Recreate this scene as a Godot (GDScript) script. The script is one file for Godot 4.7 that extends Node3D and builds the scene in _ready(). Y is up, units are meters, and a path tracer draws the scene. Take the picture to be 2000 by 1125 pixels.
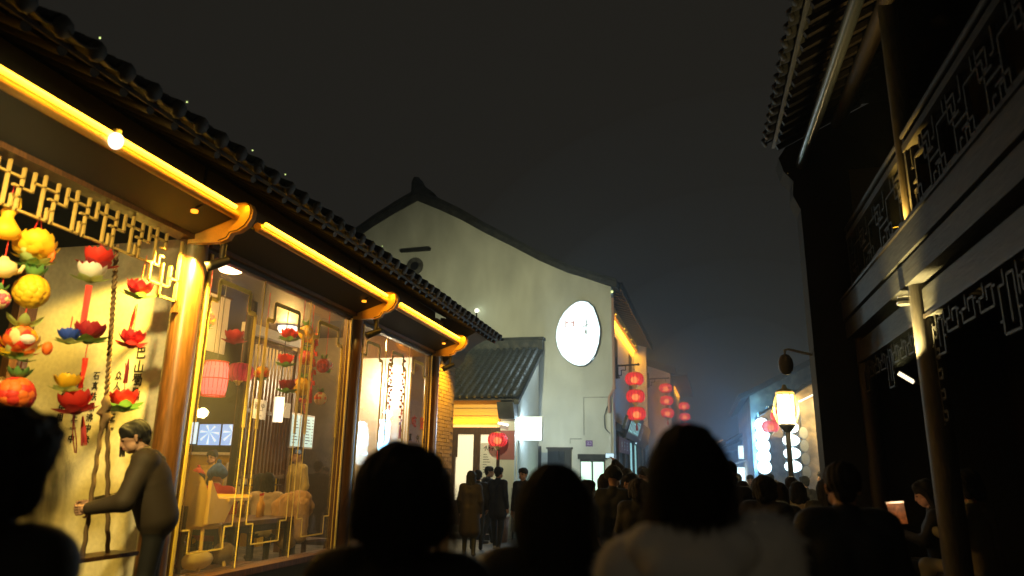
extends Node3D
# A narrow old-town street at night: lit restaurant on the left, white gabled house ahead, dark balcony house on the right.

var taken := {}
var M := {}
var tex := {}
var rng := RandomNumberGenerator.new()

# ---------------------------------------------------------------- helpers
func numbered(n: String) -> String:
	if not taken.has(n):
		taken[n] = 0
		return n
	taken[n] += 1
	return "%s_%03d" % [n, taken[n]]

func mb(smooth := false) -> SurfaceTool:
	var s := SurfaceTool.new()
	s.begin(Mesh.PRIMITIVE_TRIANGLES)
	s.set_smooth_group(0 if smooth else 0xFFFFFFFF)
	return s

func thing(called: String, label: String, category: String, at := Vector3.ZERO, turn := 0.0, group := "") -> Node3D:
	var o := Node3D.new()
	o.name = numbered(called)
	add_child(o)
	o.position = at
	o.rotation.y = turn
	tag(o, label, category, group)
	return o

func tag(o: Node, label: String, category: String, group := "") -> void:
	o.set_meta("label", label)
	o.set_meta("category", category)
	if group:
		o.set_meta("group", group)

func done(s: SurfaceTool) -> ArrayMesh:
	s.generate_normals()
	return s.commit()

# commits a shape (SurfaceTool or Mesh) as one named MeshInstance3D
func obj(called: String, s: Variant, m: Material, parent: Node = self, at := Vector3.ZERO, b := Basis()) -> MeshInstance3D:
	var o := MeshInstance3D.new()
	o.name = numbered(called) if parent == self else called
	o.mesh = done(s) if s is SurfaceTool else s
	o.material_override = m
	parent.add_child(o, true)
	o.transform = Transform3D(b, at)
	return o

func struct(o: Node) -> Node:
	o.set_meta("kind", "structure")
	return o

func copy(o: Node3D, label: String, at: Vector3, turn := 0.0, group := "") -> Node3D:
	var c: Node3D = o.duplicate()
	c.name = numbered(str(o.name).rstrip("0123456789").rstrip("_"))
	add_child(c)
	c.position = at
	c.rotation = Vector3(0, turn, 0)
	c.set_meta("label", label)
	if group:
		c.set_meta("group", group)
	return c

# corners counter-clockwise as seen from outside
func quad(s: SurfaceTool, a: Vector3, b: Vector3, c: Vector3, d: Vector3) -> void:
	s.add_vertex(a); s.add_vertex(c); s.add_vertex(b)
	s.add_vertex(a); s.add_vertex(d); s.add_vertex(c)

func tri(s: SurfaceTool, a: Vector3, b: Vector3, c: Vector3) -> void:
	s.add_vertex(a); s.add_vertex(c); s.add_vertex(b)

func box(s: SurfaceTool, c: Vector3, size: Vector3, b := Basis()) -> SurfaceTool:
	var h := size / 2
	var p := []
	for i in 8:
		p.append(c + b * Vector3(h.x * (1 if i & 1 else -1), h.y * (1 if i & 2 else -1), h.z * (1 if i & 4 else -1)))
	quad(s, p[4], p[5], p[7], p[6]); quad(s, p[1], p[0], p[2], p[3])
	quad(s, p[5], p[1], p[3], p[7]); quad(s, p[0], p[4], p[6], p[2])
	quad(s, p[6], p[7], p[3], p[2]); quad(s, p[0], p[1], p[5], p[4])
	return s

# box from one corner to the opposite one
func bx(x0: float, y0: float, z0: float, x1: float, y1: float, z1: float, s: SurfaceTool = null) -> SurfaceTool:
	if s == null:
		s = mb()
	return box(s, Vector3(x0 + x1, y0 + y1, z0 + z1) / 2, Vector3(absf(x1 - x0), absf(y1 - y0), absf(z1 - z0)))

# square bar between two points: w across, h along "up"
func bar(s: SurfaceTool, a: Vector3, b: Vector3, w: float, h: float, up := Vector3.UP) -> SurfaceTool:
	var d := (b - a).normalized()
	var x := up.cross(d)
	if x.length() < 0.01:
		x = Vector3.RIGHT.cross(d)
	x = x.normalized()
	return box(s, (a + b) / 2, Vector3(w, h, (b - a).length()), Basis(x, d.cross(x), d))

func tube(s: SurfaceTool, pts: Array, r: Variant, n := 8, cap := true) -> SurfaceTool:
	var rings := []
	var x := Vector3.ZERO
	for i in pts.size():
		var d: Vector3 = (pts[mini(i + 1, pts.size() - 1)] - pts[maxi(i - 1, 0)]).normalized()
		if i == 0:
			x = d.cross(Vector3.UP if absf(d.y) < 0.9 else Vector3.RIGHT).normalized()
		x = (x - d * x.dot(d)).normalized()
		var y := d.cross(x)
		var rad: float = r[i] if r is Array else r
		var ring := []
		for k in n:
			var a := TAU * k / n
			ring.append(pts[i] + (x * cos(a) + y * sin(a)) * rad)
		rings.append(ring)
	for i in pts.size() - 1:
		for k in n:
			var k2 := (k + 1) % n
			quad(s, rings[i][k], rings[i][k2], rings[i + 1][k2], rings[i + 1][k])
	if cap:
		s.set_smooth_group(0xFFFFFFFF)
		var e: int = pts.size() - 1
		for k in n:
			tri(s, pts[0], rings[0][(k + 1) % n], rings[0][k])
			tri(s, pts[e], rings[e][k], rings[e][(k + 1) % n])
		s.set_smooth_group(0)
	return s

# profile: Vector2(radius, height), from bottom to top
func lathe(s: SurfaceTool, prof: Array, n := 16, at := Vector3.ZERO, b := Basis(), ribs := 0, dent := 0.0) -> SurfaceTool:
	for i in prof.size() - 1:
		for k in n:
			var q := []
			for c in [[k, i], [k + 1, i], [k + 1, i + 1], [k, i + 1]]:
				var a: float = TAU * (c[0] % n) / n
				var r: float = prof[c[1]].x
				if ribs:
					r *= 1.0 - dent * pow(absf(cos(a * ribs / 2)), 6)
				q.append(at + b * Vector3(r * cos(a), prof[c[1]].y, -r * sin(a)))
			if prof[i].x < 1e-5:
				tri(s, q[0], q[2], q[3])
			elif prof[i + 1].x < 1e-5:
				tri(s, q[0], q[1], q[2])
			else:
				quad(s, q[0], q[1], q[2], q[3])
	return s

# polygon (counter-clockwise Vector2 list) in the plane of x and y of b, pushed out along b.z from z0 to z1
func prism(s: SurfaceTool, poly: Array, z0: float, z1: float, at := Vector3.ZERO, b := Basis()) -> SurfaceTool:
	var pk := PackedVector2Array(poly)
	if Geometry2D.is_polygon_clockwise(pk) == false:
		pk.reverse()
	pk.reverse()
	# after this the order is counter-clockwise in a y-up frame
	var area := 0.0
	for i in pk.size():
		area += pk[i].cross(pk[(i + 1) % pk.size()])
	if area < 0:
		pk.reverse()
	var f := func(p: Vector2, z: float) -> Vector3: return at + b * Vector3(p.x, p.y, z)
	var ix := Geometry2D.triangulate_polygon(pk)
	for i in range(0, ix.size(), 3):
		var t := [pk[ix[i]], pk[ix[i + 1]], pk[ix[i + 2]]]
		if (t[1] - t[0]).cross(t[2] - t[0]) < 0:
			t = [t[0], t[2], t[1]]
		tri(s, f.call(t[0], z1), f.call(t[1], z1), f.call(t[2], z1))
		tri(s, f.call(t[0], z0), f.call(t[2], z0), f.call(t[1], z0))
	for i in pk.size():
		var p: Vector2 = pk[i]
		var q: Vector2 = pk[(i + 1) % pk.size()]
		quad(s, f.call(p, z0), f.call(q, z0), f.call(q, z1), f.call(p, z1))
	return s

func ball(s: SurfaceTool, c: Vector3, r: Vector3, n := 12, b := Basis()) -> SurfaceTool:
	var prof := []
	var m := maxi(4, n / 2)
	for i in m + 1:
		var a := -PI / 2 + PI * i / m
		prof.append(Vector2(cos(a) if i > 0 and i < m else 0.0, sin(a)))
	return lathe(s, prof, n, c, b * Basis.from_scale(r))

# polylines "x,y x,y;x,y x,y" on a field of ten by ten, as flat strokes standing off a surface
func strokes(s: SurfaceTool, code: String, at: Vector3, right: Vector3, up: Vector3, size: float, thick: float, depth := 0.003) -> void:
	var out := right.cross(up).normalized()
	for line in code.split(";"):
		var pts := []
		for w in line.split(" "):
			var xy := w.split(",")
			pts.append(at + right * (float(xy[0]) / 10 - 0.5) * size + up * (float(xy[1]) / 10 - 0.5) * size)
		for i in pts.size() - 1:
			var d: Vector3 = (pts[i + 1] - pts[i]).normalized()
			bar(s, pts[i] - d * thick * 0.4, pts[i + 1] + d * thick * 0.4, thick, depth, out)

# ---------------------------------------------------------------- materials
func lin(r: float, g: float, b: float) -> Color:
	return Color(r, g, b).linear_to_srgb()

func noise(called: String, freq: float, lo: float, hi: float, oct := 4, kind := FastNoiseLite.TYPE_SIMPLEX_SMOOTH, size := 512, stretch := 1) -> void:
	var f := FastNoiseLite.new()
	f.seed = 11 + tex.size() * 7
	f.noise_type = kind
	f.frequency = freq
	f.fractal_octaves = oct
	var t := NoiseTexture2D.new()
	t.width = size / stretch
	t.height = size
	t.seamless = true
	t.noise = f
	var g := Gradient.new()
	g.set_color(0, Color(lo, lo, lo))
	g.set_color(1, Color(hi, hi, hi))
	t.color_ramp = g
	tex[called] = t

func mat(called: String, c: Color, rough := 0.8, t := "", scale := 1.0, bump := 0.0, bt := "", o := {}) -> StandardMaterial3D:
	var m := StandardMaterial3D.new()
	m.resource_name = called
	m.albedo_color = c
	m.roughness = rough
	if t or bt:
		m.uv1_triplanar = true
		m.uv1_world_triplanar = true
		m.uv1_scale = o.get("scale3", Vector3.ONE * scale)
	if t:
		m.albedo_texture = tex[t]
	if bump:
		m.heightmap_enabled = true
		m.heightmap_scale = bump
		m.heightmap_texture = tex[bt if bt else t]
	for k in o:
		if k != "scale3":
			m.set(k, o[k])
	M[called] = m
	return m

func glow(called: String, c: Color, energy: float, base := Color(0.8, 0.8, 0.8)) -> StandardMaterial3D:
	var m := StandardMaterial3D.new()
	m.resource_name = called
	m.albedo_color = base
	m.roughness = 0.5
	m.emission_enabled = true
	m.emission = c
	m.emission_energy_multiplier = energy
	M[called] = m
	return m

# ---------------------------------------------------------------- lights
func omni(called: String, at: Vector3, c: Color, e: float, size := 0.05, parent: Node = self) -> OmniLight3D:
	var l := OmniLight3D.new()
	l.name = numbered(called) if parent == self else called
	l.light_color = c
	l.light_energy = e
	l.light_size = size
	l.omni_range = 30
	l.omni_attenuation = 2
	l.shadow_enabled = true
	parent.add_child(l, true)
	l.position = at
	return l

func spot(called: String, at: Vector3, to: Vector3, c: Color, e: float, angle := 35.0, size := 0.04, soft := 0.6, parent: Node = self) -> SpotLight3D:
	var l := SpotLight3D.new()
	l.name = numbered(called) if parent == self else called
	l.light_color = c
	l.light_energy = e
	l.light_size = size
	l.spot_range = 30
	l.spot_attenuation = 2
	l.spot_angle = angle
	l.spot_angle_attenuation = soft
	l.shadow_enabled = true
	parent.add_child(l, true)
	l.transform = Transform3D(Basis.looking_at(to - at, Vector3.UP if absf((to - at).normalized().y) < 0.95 else Vector3.RIGHT), at)
	return l

func area(called: String, at: Vector3, to: Vector3, w: float, h: float, c: Color, e: float, parent: Node = self, up := Vector3.UP) -> AreaLight3D:
	var l := AreaLight3D.new()
	l.name = numbered(called) if parent == self else called
	l.light_color = c
	l.light_energy = e
	l.area_size = Vector2(w, h)
	l.area_normalize_energy = true
	l.area_range = 30
	l.area_attenuation = 2
	l.shadow_enabled = true
	parent.add_child(l, true)
	l.transform = Transform3D(Basis.looking_at(to - at, up), at)
	return l

# ---------------------------------------------------------------- people: distance fields meshed with surface nets
class Flesh:
	var v := PackedVector3Array()
	var n := PackedVector3Array()
	var c := PackedColorArray()
	var ix := PackedInt32Array()

	# bones: [a, b, ra, rb, colour, squash in z]; paints: [point, radius, colour]
	func add(bones: Array, cell: float, k: float, cols: Array, paints := [], xf := Transform3D(), rough := 0.0) -> void:
		var lo := Vector3.ONE * 1e9
		var hi := -lo
		for b in bones:
			var r: float = maxf(b[2], b[3]) + k + cell * 2
			var rv := Vector3(r, r, r)
			lo = lo.min(b[0] - rv).min(b[1] - rv)
			hi = hi.max(b[0] + rv).max(b[1] + rv)
		var nx := int((hi.x - lo.x) / cell) + 2
		var ny := int((hi.y - lo.y) / cell) + 2
		var nz := int((hi.z - lo.z) / cell) + 2
		var nxy := nx * ny
		var f := PackedFloat32Array()
		f.resize(nxy * nz)
		f.fill(1e3)
		var near := PackedFloat32Array()
		near.resize(nxy * nz)
		near.fill(1e3)
		var tags := PackedByteArray()
		tags.resize(nxy * nz)
		for b in bones:
			var pa: Vector3 = b[0]
			var pb: Vector3 = b[1]
			var ra: float = b[2]
			var rb: float = b[3]
			var ab := pb - pa
			var l2 := maxf(ab.length_squared(), 1e-9)
			var m := maxf(ra, rb) + k + cell * 1.6
			var mv := Vector3(m, m, m)
			var i0 := ((pa.min(pb) - mv - lo) / cell).floor()
			var i1 := ((pa.max(pb) + mv - lo) / cell).ceil()
			var x0 := maxi(int(i0.x), 0)
			var x1 := mini(int(i1.x), nx - 1)
			var col: int = b[4]
			var sq: float = b[5] if b.size() > 5 else 1.0
			for z in range(maxi(int(i0.z), 0), mini(int(i1.z), nz - 1) + 1):
				for y in range(maxi(int(i0.y), 0), mini(int(i1.y), ny - 1) + 1):
					var at := z * nxy + y * nx + x0
					var p := lo + Vector3(x0, y, z) * cell - pa
					for x in range(x0, x1 + 1):
						var t := clampf(p.dot(ab) / l2, 0.0, 1.0)
						var q := p - ab * t
						q.z *= sq
						var d := q.length() - lerpf(ra, rb, t)
						var old := f[at]
						var h := maxf(k - absf(old - d), 0.0) / k
						f[at] = minf(old, d) - h * h * k * 0.25
						if d < near[at]:
							near[at] = d
							tags[at] = col
						at += 1
						p.x += cell
		if rough > 0.0:
			for z in nz:
				for y in ny:
					for x in nx:
						var at := z * nxy + y * nx + x
						if f[at] < 0.1:
							var p := lo + Vector3(x, y, z) * cell
							f[at] += rough * (sin(p.x * 71 + sin(p.y * 33) * 2) * sin(p.z * 63 + p.y * 21) + 0.6 * sin(p.x * 140 + p.z * 117 + p.y * 31))
		var vid := PackedInt32Array()
		vid.resize(nxy * nz)
		vid.fill(-1)
		var off := [0, 1, nx, nx + 1, nxy, nxy + 1, nxy + nx, nxy + nx + 1]
		var edges := [0, 1, 2, 3, 4, 5, 6, 7, 0, 2, 1, 3, 4, 6, 5, 7, 0, 4, 1, 5, 2, 6, 3, 7]
		var corner := []
		for i in 8:
			corner.append(Vector3(i & 1, (i >> 1) & 1, (i >> 2) & 1))
		var far := cell * 3.0
		for z in nz - 1:
			for y in ny - 1:
				var at := z * nxy + y * nx - 1
				for x in nx - 1:
					at += 1
					var f0 := f[at]
					if f0 > far or f0 < -far:
						continue
					var inside := 0
					for o in off:
						if f[at + o] < 0.0:
							inside += 1
					if inside == 0 or inside == 8:
						continue
					var sum := Vector3.ZERO
					var cnt := 0
					for e in range(0, 24, 2):
						var fa := f[at + off[edges[e]]]
						var fb := f[at + off[edges[e + 1]]]
						if (fa < 0.0) != (fb < 0.0):
							var ca: Vector3 = corner[edges[e]]
							sum += ca + (corner[edges[e + 1]] - ca) * (fa / (fa - fb))
							cnt += 1
					var q: Vector3 = lo + (Vector3(x, y, z) + sum / cnt) * cell
					vid[at] = v.size()
					var g := Vector3(f[at + 1] + f[at + nx + 1] + f[at + nxy + 1] + f[at + nxy + nx + 1] - f0 - f[at + nx] - f[at + nxy] - f[at + nxy + nx], f[at + nx] + f[at + nx + 1] + f[at + nxy + nx] + f[at + nxy + nx + 1] - f0 - f[at + 1] - f[at + nxy] - f[at + nxy + 1], f[at + nxy] + f[at + nxy + 1] + f[at + nxy + nx] + f[at + nxy + nx + 1] - f0 - f[at + 1] - f[at + nx] - f[at + nx + 1])
					v.append(xf * q)
					n.append((xf.basis * g).normalized())
					var cc: Color = cols[tags[at]]
					for pt in paints:
						if ((q - pt[0]) * pt[3]).length() < pt[1]:
							cc = pt[2]
					c.append(cc)
		for z in range(1, nz - 1):
			for y in range(1, ny - 1):
				var at := z * nxy + y * nx
				for x in range(1, nx - 1):
					at += 1
					if vid[at] < 0 and absf(f[at]) > far:
						continue
					var s0 := f[at] < 0.0
					if s0 != (f[at + 1] < 0.0):
						face(vid[at], vid[at - nx], vid[at - nx - nxy], vid[at - nxy], s0)
					if s0 != (f[at + nx] < 0.0):
						face(vid[at], vid[at - nxy], vid[at - nxy - 1], vid[at - 1], s0)
					if s0 != (f[at + nxy] < 0.0):
						face(vid[at], vid[at - 1], vid[at - nx - 1], vid[at - nx], s0)

	func face(a: int, b: int, d: int, e: int, flip: bool) -> void:
		if a < 0 or b < 0 or d < 0 or e < 0:
			return
		if flip:
			ix.append_array(PackedInt32Array([a, d, b, a, e, d]))
		else:
			ix.append_array(PackedInt32Array([a, b, d, a, d, e]))

	func mesh() -> ArrayMesh:
		# make the winding agree with the normals (front faces run clockwise)
		for i in range(0, ix.size(), 3):
			var g := (v[ix[i + 1]] - v[ix[i]]).cross(v[ix[i + 2]] - v[ix[i]])
			if g.dot(n[ix[i]] + n[ix[i + 1]] + n[ix[i + 2]]) > 0.0:
				var t := ix[i + 1]
				ix[i + 1] = ix[i + 2]
				ix[i + 2] = t
		var a := []
		a.resize(Mesh.ARRAY_MAX)
		a[Mesh.ARRAY_VERTEX] = v
		a[Mesh.ARRAY_NORMAL] = n
		a[Mesh.ARRAY_COLOR] = c
		a[Mesh.ARRAY_INDEX] = ix
		var m := ArrayMesh.new()
		m.add_surface_from_arrays(Mesh.PRIMITIVE_TRIANGLES, a)
		return m

func hand_bones(w: Vector3, dir: Vector3, palm: Vector3, side: float, s: float, curl: float) -> Array:
	var d := dir.normalized()
	var pn := (palm - d * palm.dot(d)).normalized()
	var x := d.cross(pn) * side
	var out := [[w, w + d * 0.05 * s, 0.021 * s, 0.024 * s, 0]]
	for i in 4:
		var o: float = (i - 1.5) * 0.019 * s
		var k: Vector3 = w + d * 0.085 * s + x * o
		out.append([w + d * 0.03 * s + x * o * 0.7, k, 0.013 * s, 0.011 * s, 0])
		var ln: float = [0.034, 0.042, 0.039, 0.03][i] * s
		var dd := d.rotated(x * side, 0.0)
		var p := k
		for j in 3:
			dd = (dd * cos(curl) + pn * sin(curl)).normalized() if j < 2 else dd
			var q: Vector3 = p + dd * ln * [1.0, 0.7, 0.5][j]
			out.append([p, q, 0.0095 * s, 0.0085 * s, 0])
			p = q
	var t0 := w + d * 0.025 * s - x * 0.022 * s
	var t1 := t0 + (d * 0.5 - x * 0.7 + pn * 0.35).normalized() * 0.045 * s
	out.append([t0, t1, 0.013 * s, 0.011 * s, 0])
	out.append([t1, t1 + (d * 0.9 - x * 0.1 + pn * 0.4).normalized() * 0.033 * s, 0.0105 * s, 0.009 * s, 0])
	return out

# d: h, face (degrees, 0 looks away down the street), coat, legs, hair, skin, style, cell, hcell, puff, hem, lean, head (yaw, pitch), j (joint overrides in metres of a 1.72 m figure)
func person(label: String, at: Vector3, d: Dictionary, group := "") -> Node3D:
	var o := thing("person", label, "person", at, deg_to_rad(d.get("face", 0.0)), group)
	var h: float = d.get("h", 1.7)
	var s := h / 1.72
	var cell: float = d.get("cell", 0.024)
	var hc: float = d.get("hcell", 0.009)
	var p: float = d.get("puff", 1.0)
	var J := {
		"pelvis": Vector3(0, 0.95, 0), "chest": Vector3(0, 1.27, 0.0), "neck": Vector3(0, 1.42, 0.015), "head": Vector3(0, 1.59, -0.02),
		"shL": Vector3(-0.175, 1.385, 0.01), "shR": Vector3(0.175, 1.385, 0.01), "elL": Vector3(-0.235, 1.11, 0.04), "elR": Vector3(0.235, 1.11, 0.04),
		"wrL": Vector3(-0.225, 0.88, -0.04), "wrR": Vector3(0.225, 0.88, -0.04), "hipL": Vector3(-0.09, 0.92, 0), "hipR": Vector3(0.09, 0.92, 0),
		"knL": Vector3(-0.1, 0.5, -0.03), "knR": Vector3(0.1, 0.5, 0.0), "anL": Vector3(-0.105, 0.085, -0.02), "anR": Vector3(0.105, 0.085, 0.06)}
	var lean: float = d.get("lean", 0.0)
	if lean:
		var pv: Vector3 = J.pelvis
		for k in ["chest", "neck", "head", "shL", "shR", "elL", "elR", "wrL", "wrR"]:
			J[k] = pv + (J[k] - pv).rotated(Vector3.RIGHT, -lean)
	for k in d.get("j", {}):
		J[k] = d.j[k]
	for k in J:
		J[k] *= s
	var cols := [d.get("skin", Color(0.42, 0.25, 0.17)), d.get("coat", Color(0.02, 0.02, 0.025)), d.get("legs", Color(0.015, 0.016, 0.02)), d.get("shoe", Color(0.03, 0.03, 0.03)), d.get("trim", Color(0.05, 0.05, 0.05))]
	var B := []
	var up: Vector3 = (J.chest - J.pelvis)
	var axis: Vector3 = (J.shR - J.shL).normalized()
	for e in [-1, 1]:
		B.append([J.pelvis + axis * 0.065 * s * e, J.chest + axis * 0.075 * s * e, 0.118 * s * p, 0.122 * s * p, 1, 1.05])
		B.append([J.chest + axis * 0.075 * s * e, (J.shL if e < 0 else J.shR) - axis * 0.05 * s * e, 0.12 * s * p, 0.075 * s * p, 1])
	B.append([J.shL, J.shR, 0.066 * s * p, 0.066 * s * p, 1])
	B.append([J.neck - up * 0.1, J.neck + (J.head - J.neck) * 0.12, 0.085 * s * p, 0.062 * s * (0.6 + 0.4 * p), 1])
	B.append([J.neck, J.head - (J.head - J.neck) * 0.2, 0.052 * s, 0.05 * s, 0])
	for e in ["L", "R"]:
		B.append([J["sh" + e], J["el" + e], 0.064 * s * p, 0.053 * s * p, 1])
		B.append([J["el" + e], J["wr" + e], 0.052 * s * p, 0.042 * s * (0.5 + 0.5 * p), 1])
		B.append([J["hip" + e], J["kn" + e], 0.088 * s, 0.062 * s, 2])
		B.append([J["kn" + e], J["an" + e], 0.06 * s, 0.045 * s, 2])
		var toe: Vector3 = d.get("toe" + e, Vector3(0, 0, -0.15))
		B.append([J["an" + e] + Vector3(0, -0.04, 0.02) * s, J["an" + e] + (Vector3(0, -0.045, 0) + toe) * s, 0.042 * s, 0.034 * s, 3])
	var hem: float = d.get("hem", 0.0)
	if hem > 0.0:
		for e in [-1, 1]:
			B.append([J.pelvis + axis * 0.06 * s * e, J.pelvis + axis * 0.085 * s * e + Vector3(0, -hem, 0), 0.125 * s * p, 0.135 * s * p, 1])
	var sk := Flesh.new()
	for x in d.get("extra", []):
		B.append([x[0] * s, x[1] * s, x[2] * s, x[3] * s, x[4]])
	sk.add(B, cell, 0.03, cols)
	# head in its own finer grid
	var hd: Array = d.get("head", [0.0, 0.0])
	var hb := Basis.from_euler(Vector3(deg_to_rad(hd[1]) - lean * 0.5, deg_to_rad(hd[0]), 0)) * Basis.from_scale(Vector3.ONE * s * d.get("headsize", 1.0))
	var hx := Transform3D(hb, J.head)
	var H := [
		[Vector3(0, 0.03, 0.02), Vector3(0, 0.035, -0.012), 0.083, 0.078, 0], [Vector3(0, -0.01, -0.03), Vector3(0, -0.075, -0.052), 0.066, 0.036, 0],
		[Vector3(-0.03, -0.06, -0.03), Vector3(0.03, -0.06, -0.03), 0.042, 0.042, 0], [Vector3(0, 0.012, -0.093), Vector3(0, -0.026, -0.106), 0.009, 0.013, 0],
		[Vector3(-0.03, 0.018, -0.079), Vector3(0.03, 0.018, -0.079), 0.014, 0.014, 0], [Vector3(0, -0.055, -0.089), Vector3(0, -0.058, -0.089), 0.015, 0.015, 0],
		[Vector3(-0.08, 0.005, 0.012), Vector3(-0.078, -0.03, 0.004), 0.014, 0.009, 0], [Vector3(0.08, 0.005, 0.012), Vector3(0.078, -0.03, 0.004), 0.014, 0.009, 0],
		[Vector3(0, -0.03, 0.02), Vector3(0, -0.12, 0.015), 0.055, 0.052, 0]]
	var dark := Color(0.02, 0.014, 0.012)
	var P := []
	for e in [-1, 1]:
		P.append([Vector3(0.032 * e, 0.002, -0.085), 0.012, dark, Vector3(0.7, 1.6, 0.5)])
		P.append([Vector3(0.032 * e, 0.022, -0.09), 0.014, dark, Vector3(0.7, 3.0, 0.5)])
	P.append([Vector3(0, -0.056, -0.1), 0.02, Color(0.3, 0.12, 0.1), Vector3(0.9, 2.6, 0.5)])
	if d.get("mask", false):
		P.append([Vector3(0, -0.06, -0.08), 0.06, Color(0.5, 0.55, 0.6), Vector3(0.9, 1.1, 0.8)])
	sk.add(H, hc, 0.016, cols, P, hx)
	for e in [["L", -1.0], ["R", 1.0]]:
		var w: Vector3 = J["wr" + e[0]]
		var dir: Vector3 = d.get("hand" + e[0], (w - J["el" + e[0]]).normalized())
		var palm: Vector3 = d.get("palm" + e[0], Vector3(-e[1], 0, -0.2))
		sk.add(hand_bones(w, dir, palm, e[1], s, d.get("curl", 0.45)), maxf(0.0045, hc * 0.55), 0.006, cols)
	obj("body", sk.mesh(), M.skin, o)
	if d.has("fuzz"):
		var fz := mb()
		var made := 0
		while made < d.fuzz:
			var i := rng.randi() % sk.v.size()
			if sk.c[i] != cols[1] or sk.v[i].y < 0.6:
				made += 1
				continue
			var nn: Vector3 = (sk.n[i] * 0.8 + Vector3(rng.randf_range(-0.5, 0.5), -0.35, rng.randf_range(-0.5, 0.5))).normalized()
			var sx: Vector3 = nn.cross(Vector3(rng.randf(), rng.randf(), rng.randf())).normalized() * 0.0022
			fz.set_color(cols[1])
			tri(fz, sk.v[i] - sx, sk.v[i] + sx, sk.v[i] + nn * rng.randf_range(0.010, 0.024))
			made += 1
		obj("coat_fur", fz, M.fur, o)
	# hair, cap or hood as a child
	var style: String = d.get("style", "short")
	var hcol: Color = d.get("hair", Color(0.006, 0.005, 0.004))
	var R := [[Vector3(0, 0.05, 0.03), Vector3(0, 0.055, -0.02), 0.09, 0.079, 0], [Vector3(0, 0.02, 0.045), Vector3(0, -0.03, 0.05), 0.078, 0.058, 0]]
	for e in [-1, 1]:
		R.append([Vector3(0.058 * e, 0.05, -0.02), Vector3(0.067 * e, 0.0, 0.025), 0.032, 0.022, 0])
	R.append([Vector3(-0.045, 0.087, -0.06), Vector3(0.045, 0.087, -0.06), 0.025, 0.025, 0])
	var rg := 0.004
	match style:
		"bob":
			for e in [-1, 1]:
				R.append([Vector3(0.07 * e, 0.03, 0.0), Vector3(0.078 * e, -0.12, 0.01), 0.04, 0.034, 0])
				R.append([Vector3(0.04 * e, 0.0, 0.06), Vector3(0.055 * e, -0.14, 0.055), 0.06, 0.045, 0])
			R.append([Vector3(0, 0.0, 0.06), Vector3(0, -0.15, 0.065), 0.06, 0.05, 0])
		"long":
			var ln: float = d.get("hairlen", 0.34)
			for e in [-1, 1]:
				R.append([Vector3(0.065 * e, 0.03, 0.01), Vector3(0.072 * e, -ln * 0.75, 0.03), 0.042, 0.026, 0])
				R.append([Vector3(0.04 * e, 0.0, 0.06), Vector3(0.05 * e, -ln, 0.085), 0.056, 0.036, 0])
			R.append([Vector3(0, 0.0, 0.065), Vector3(0, -ln, 0.1), 0.062, 0.05, 0])
		"bushy":
			for e in [-1, 1]:
				R.append([Vector3(0.05 * e, 0.05, 0.02), Vector3(0.075 * e, -0.05, 0.03), 0.068, 0.05, 0])
			R.append([Vector3(0, 0.05, 0.06), Vector3(0, -0.08, 0.075), 0.085, 0.06, 0])
			rg = 0.007
		"bun":
			R.append([Vector3(0, 0.1, 0.09), Vector3(0, 0.11, 0.1), 0.04, 0.04, 0])
		"cap":
			R = [[Vector3(0, 0.055, 0.02), Vector3(0, 0.06, -0.01), 0.092, 0.088, 0], [Vector3(-0.04, 0.05, -0.1), Vector3(0.04, 0.05, -0.1), 0.022, 0.022, 0], [Vector3(0, 0.05, -0.09), Vector3(0, 0.045, -0.14), 0.03, 0.014, 0]]
			rg = 0.0
		"hat":
			R = [[Vector3(0, 0.065, 0.025), Vector3(0, 0.07, -0.01), 0.098, 0.094, 0], [Vector3(-0.05, 0.04, 0.01), Vector3(0.05, 0.04, 0.01), 0.075, 0.075, 0], [Vector3(0, 0.16, 0), Vector3(0, 0.19, 0), 0.03, 0.028, 0]]
			rg = 0.003
		"hood":
			R = [[Vector3(0, 0.045, 0.035), Vector3(0, 0.05, 0.0), 0.112, 0.104, 0], [Vector3(0, -0.02, 0.05), Vector3(0, -0.13, 0.06), 0.1, 0.1, 0], [Vector3(-0.06, 0.0, -0.02), Vector3(-0.06, -0.1, -0.01), 0.045, 0.05, 0], [Vector3(0.06, 0.0, -0.02), Vector3(0.06, -0.1, -0.01), 0.045, 0.05, 0]]
			rg = 0.003
	var hs := Flesh.new()
	hs.add(R, maxf(hc, 0.005), 0.02, [hcol], [], hx, rg)
	obj({"cap": "cap", "hat": "knitted_hat", "hood": "hood"}.get(style, "hair"), hs.mesh(), M.hair if style not in ["cap", "hat", "hood"] else M.cloth, o)
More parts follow.
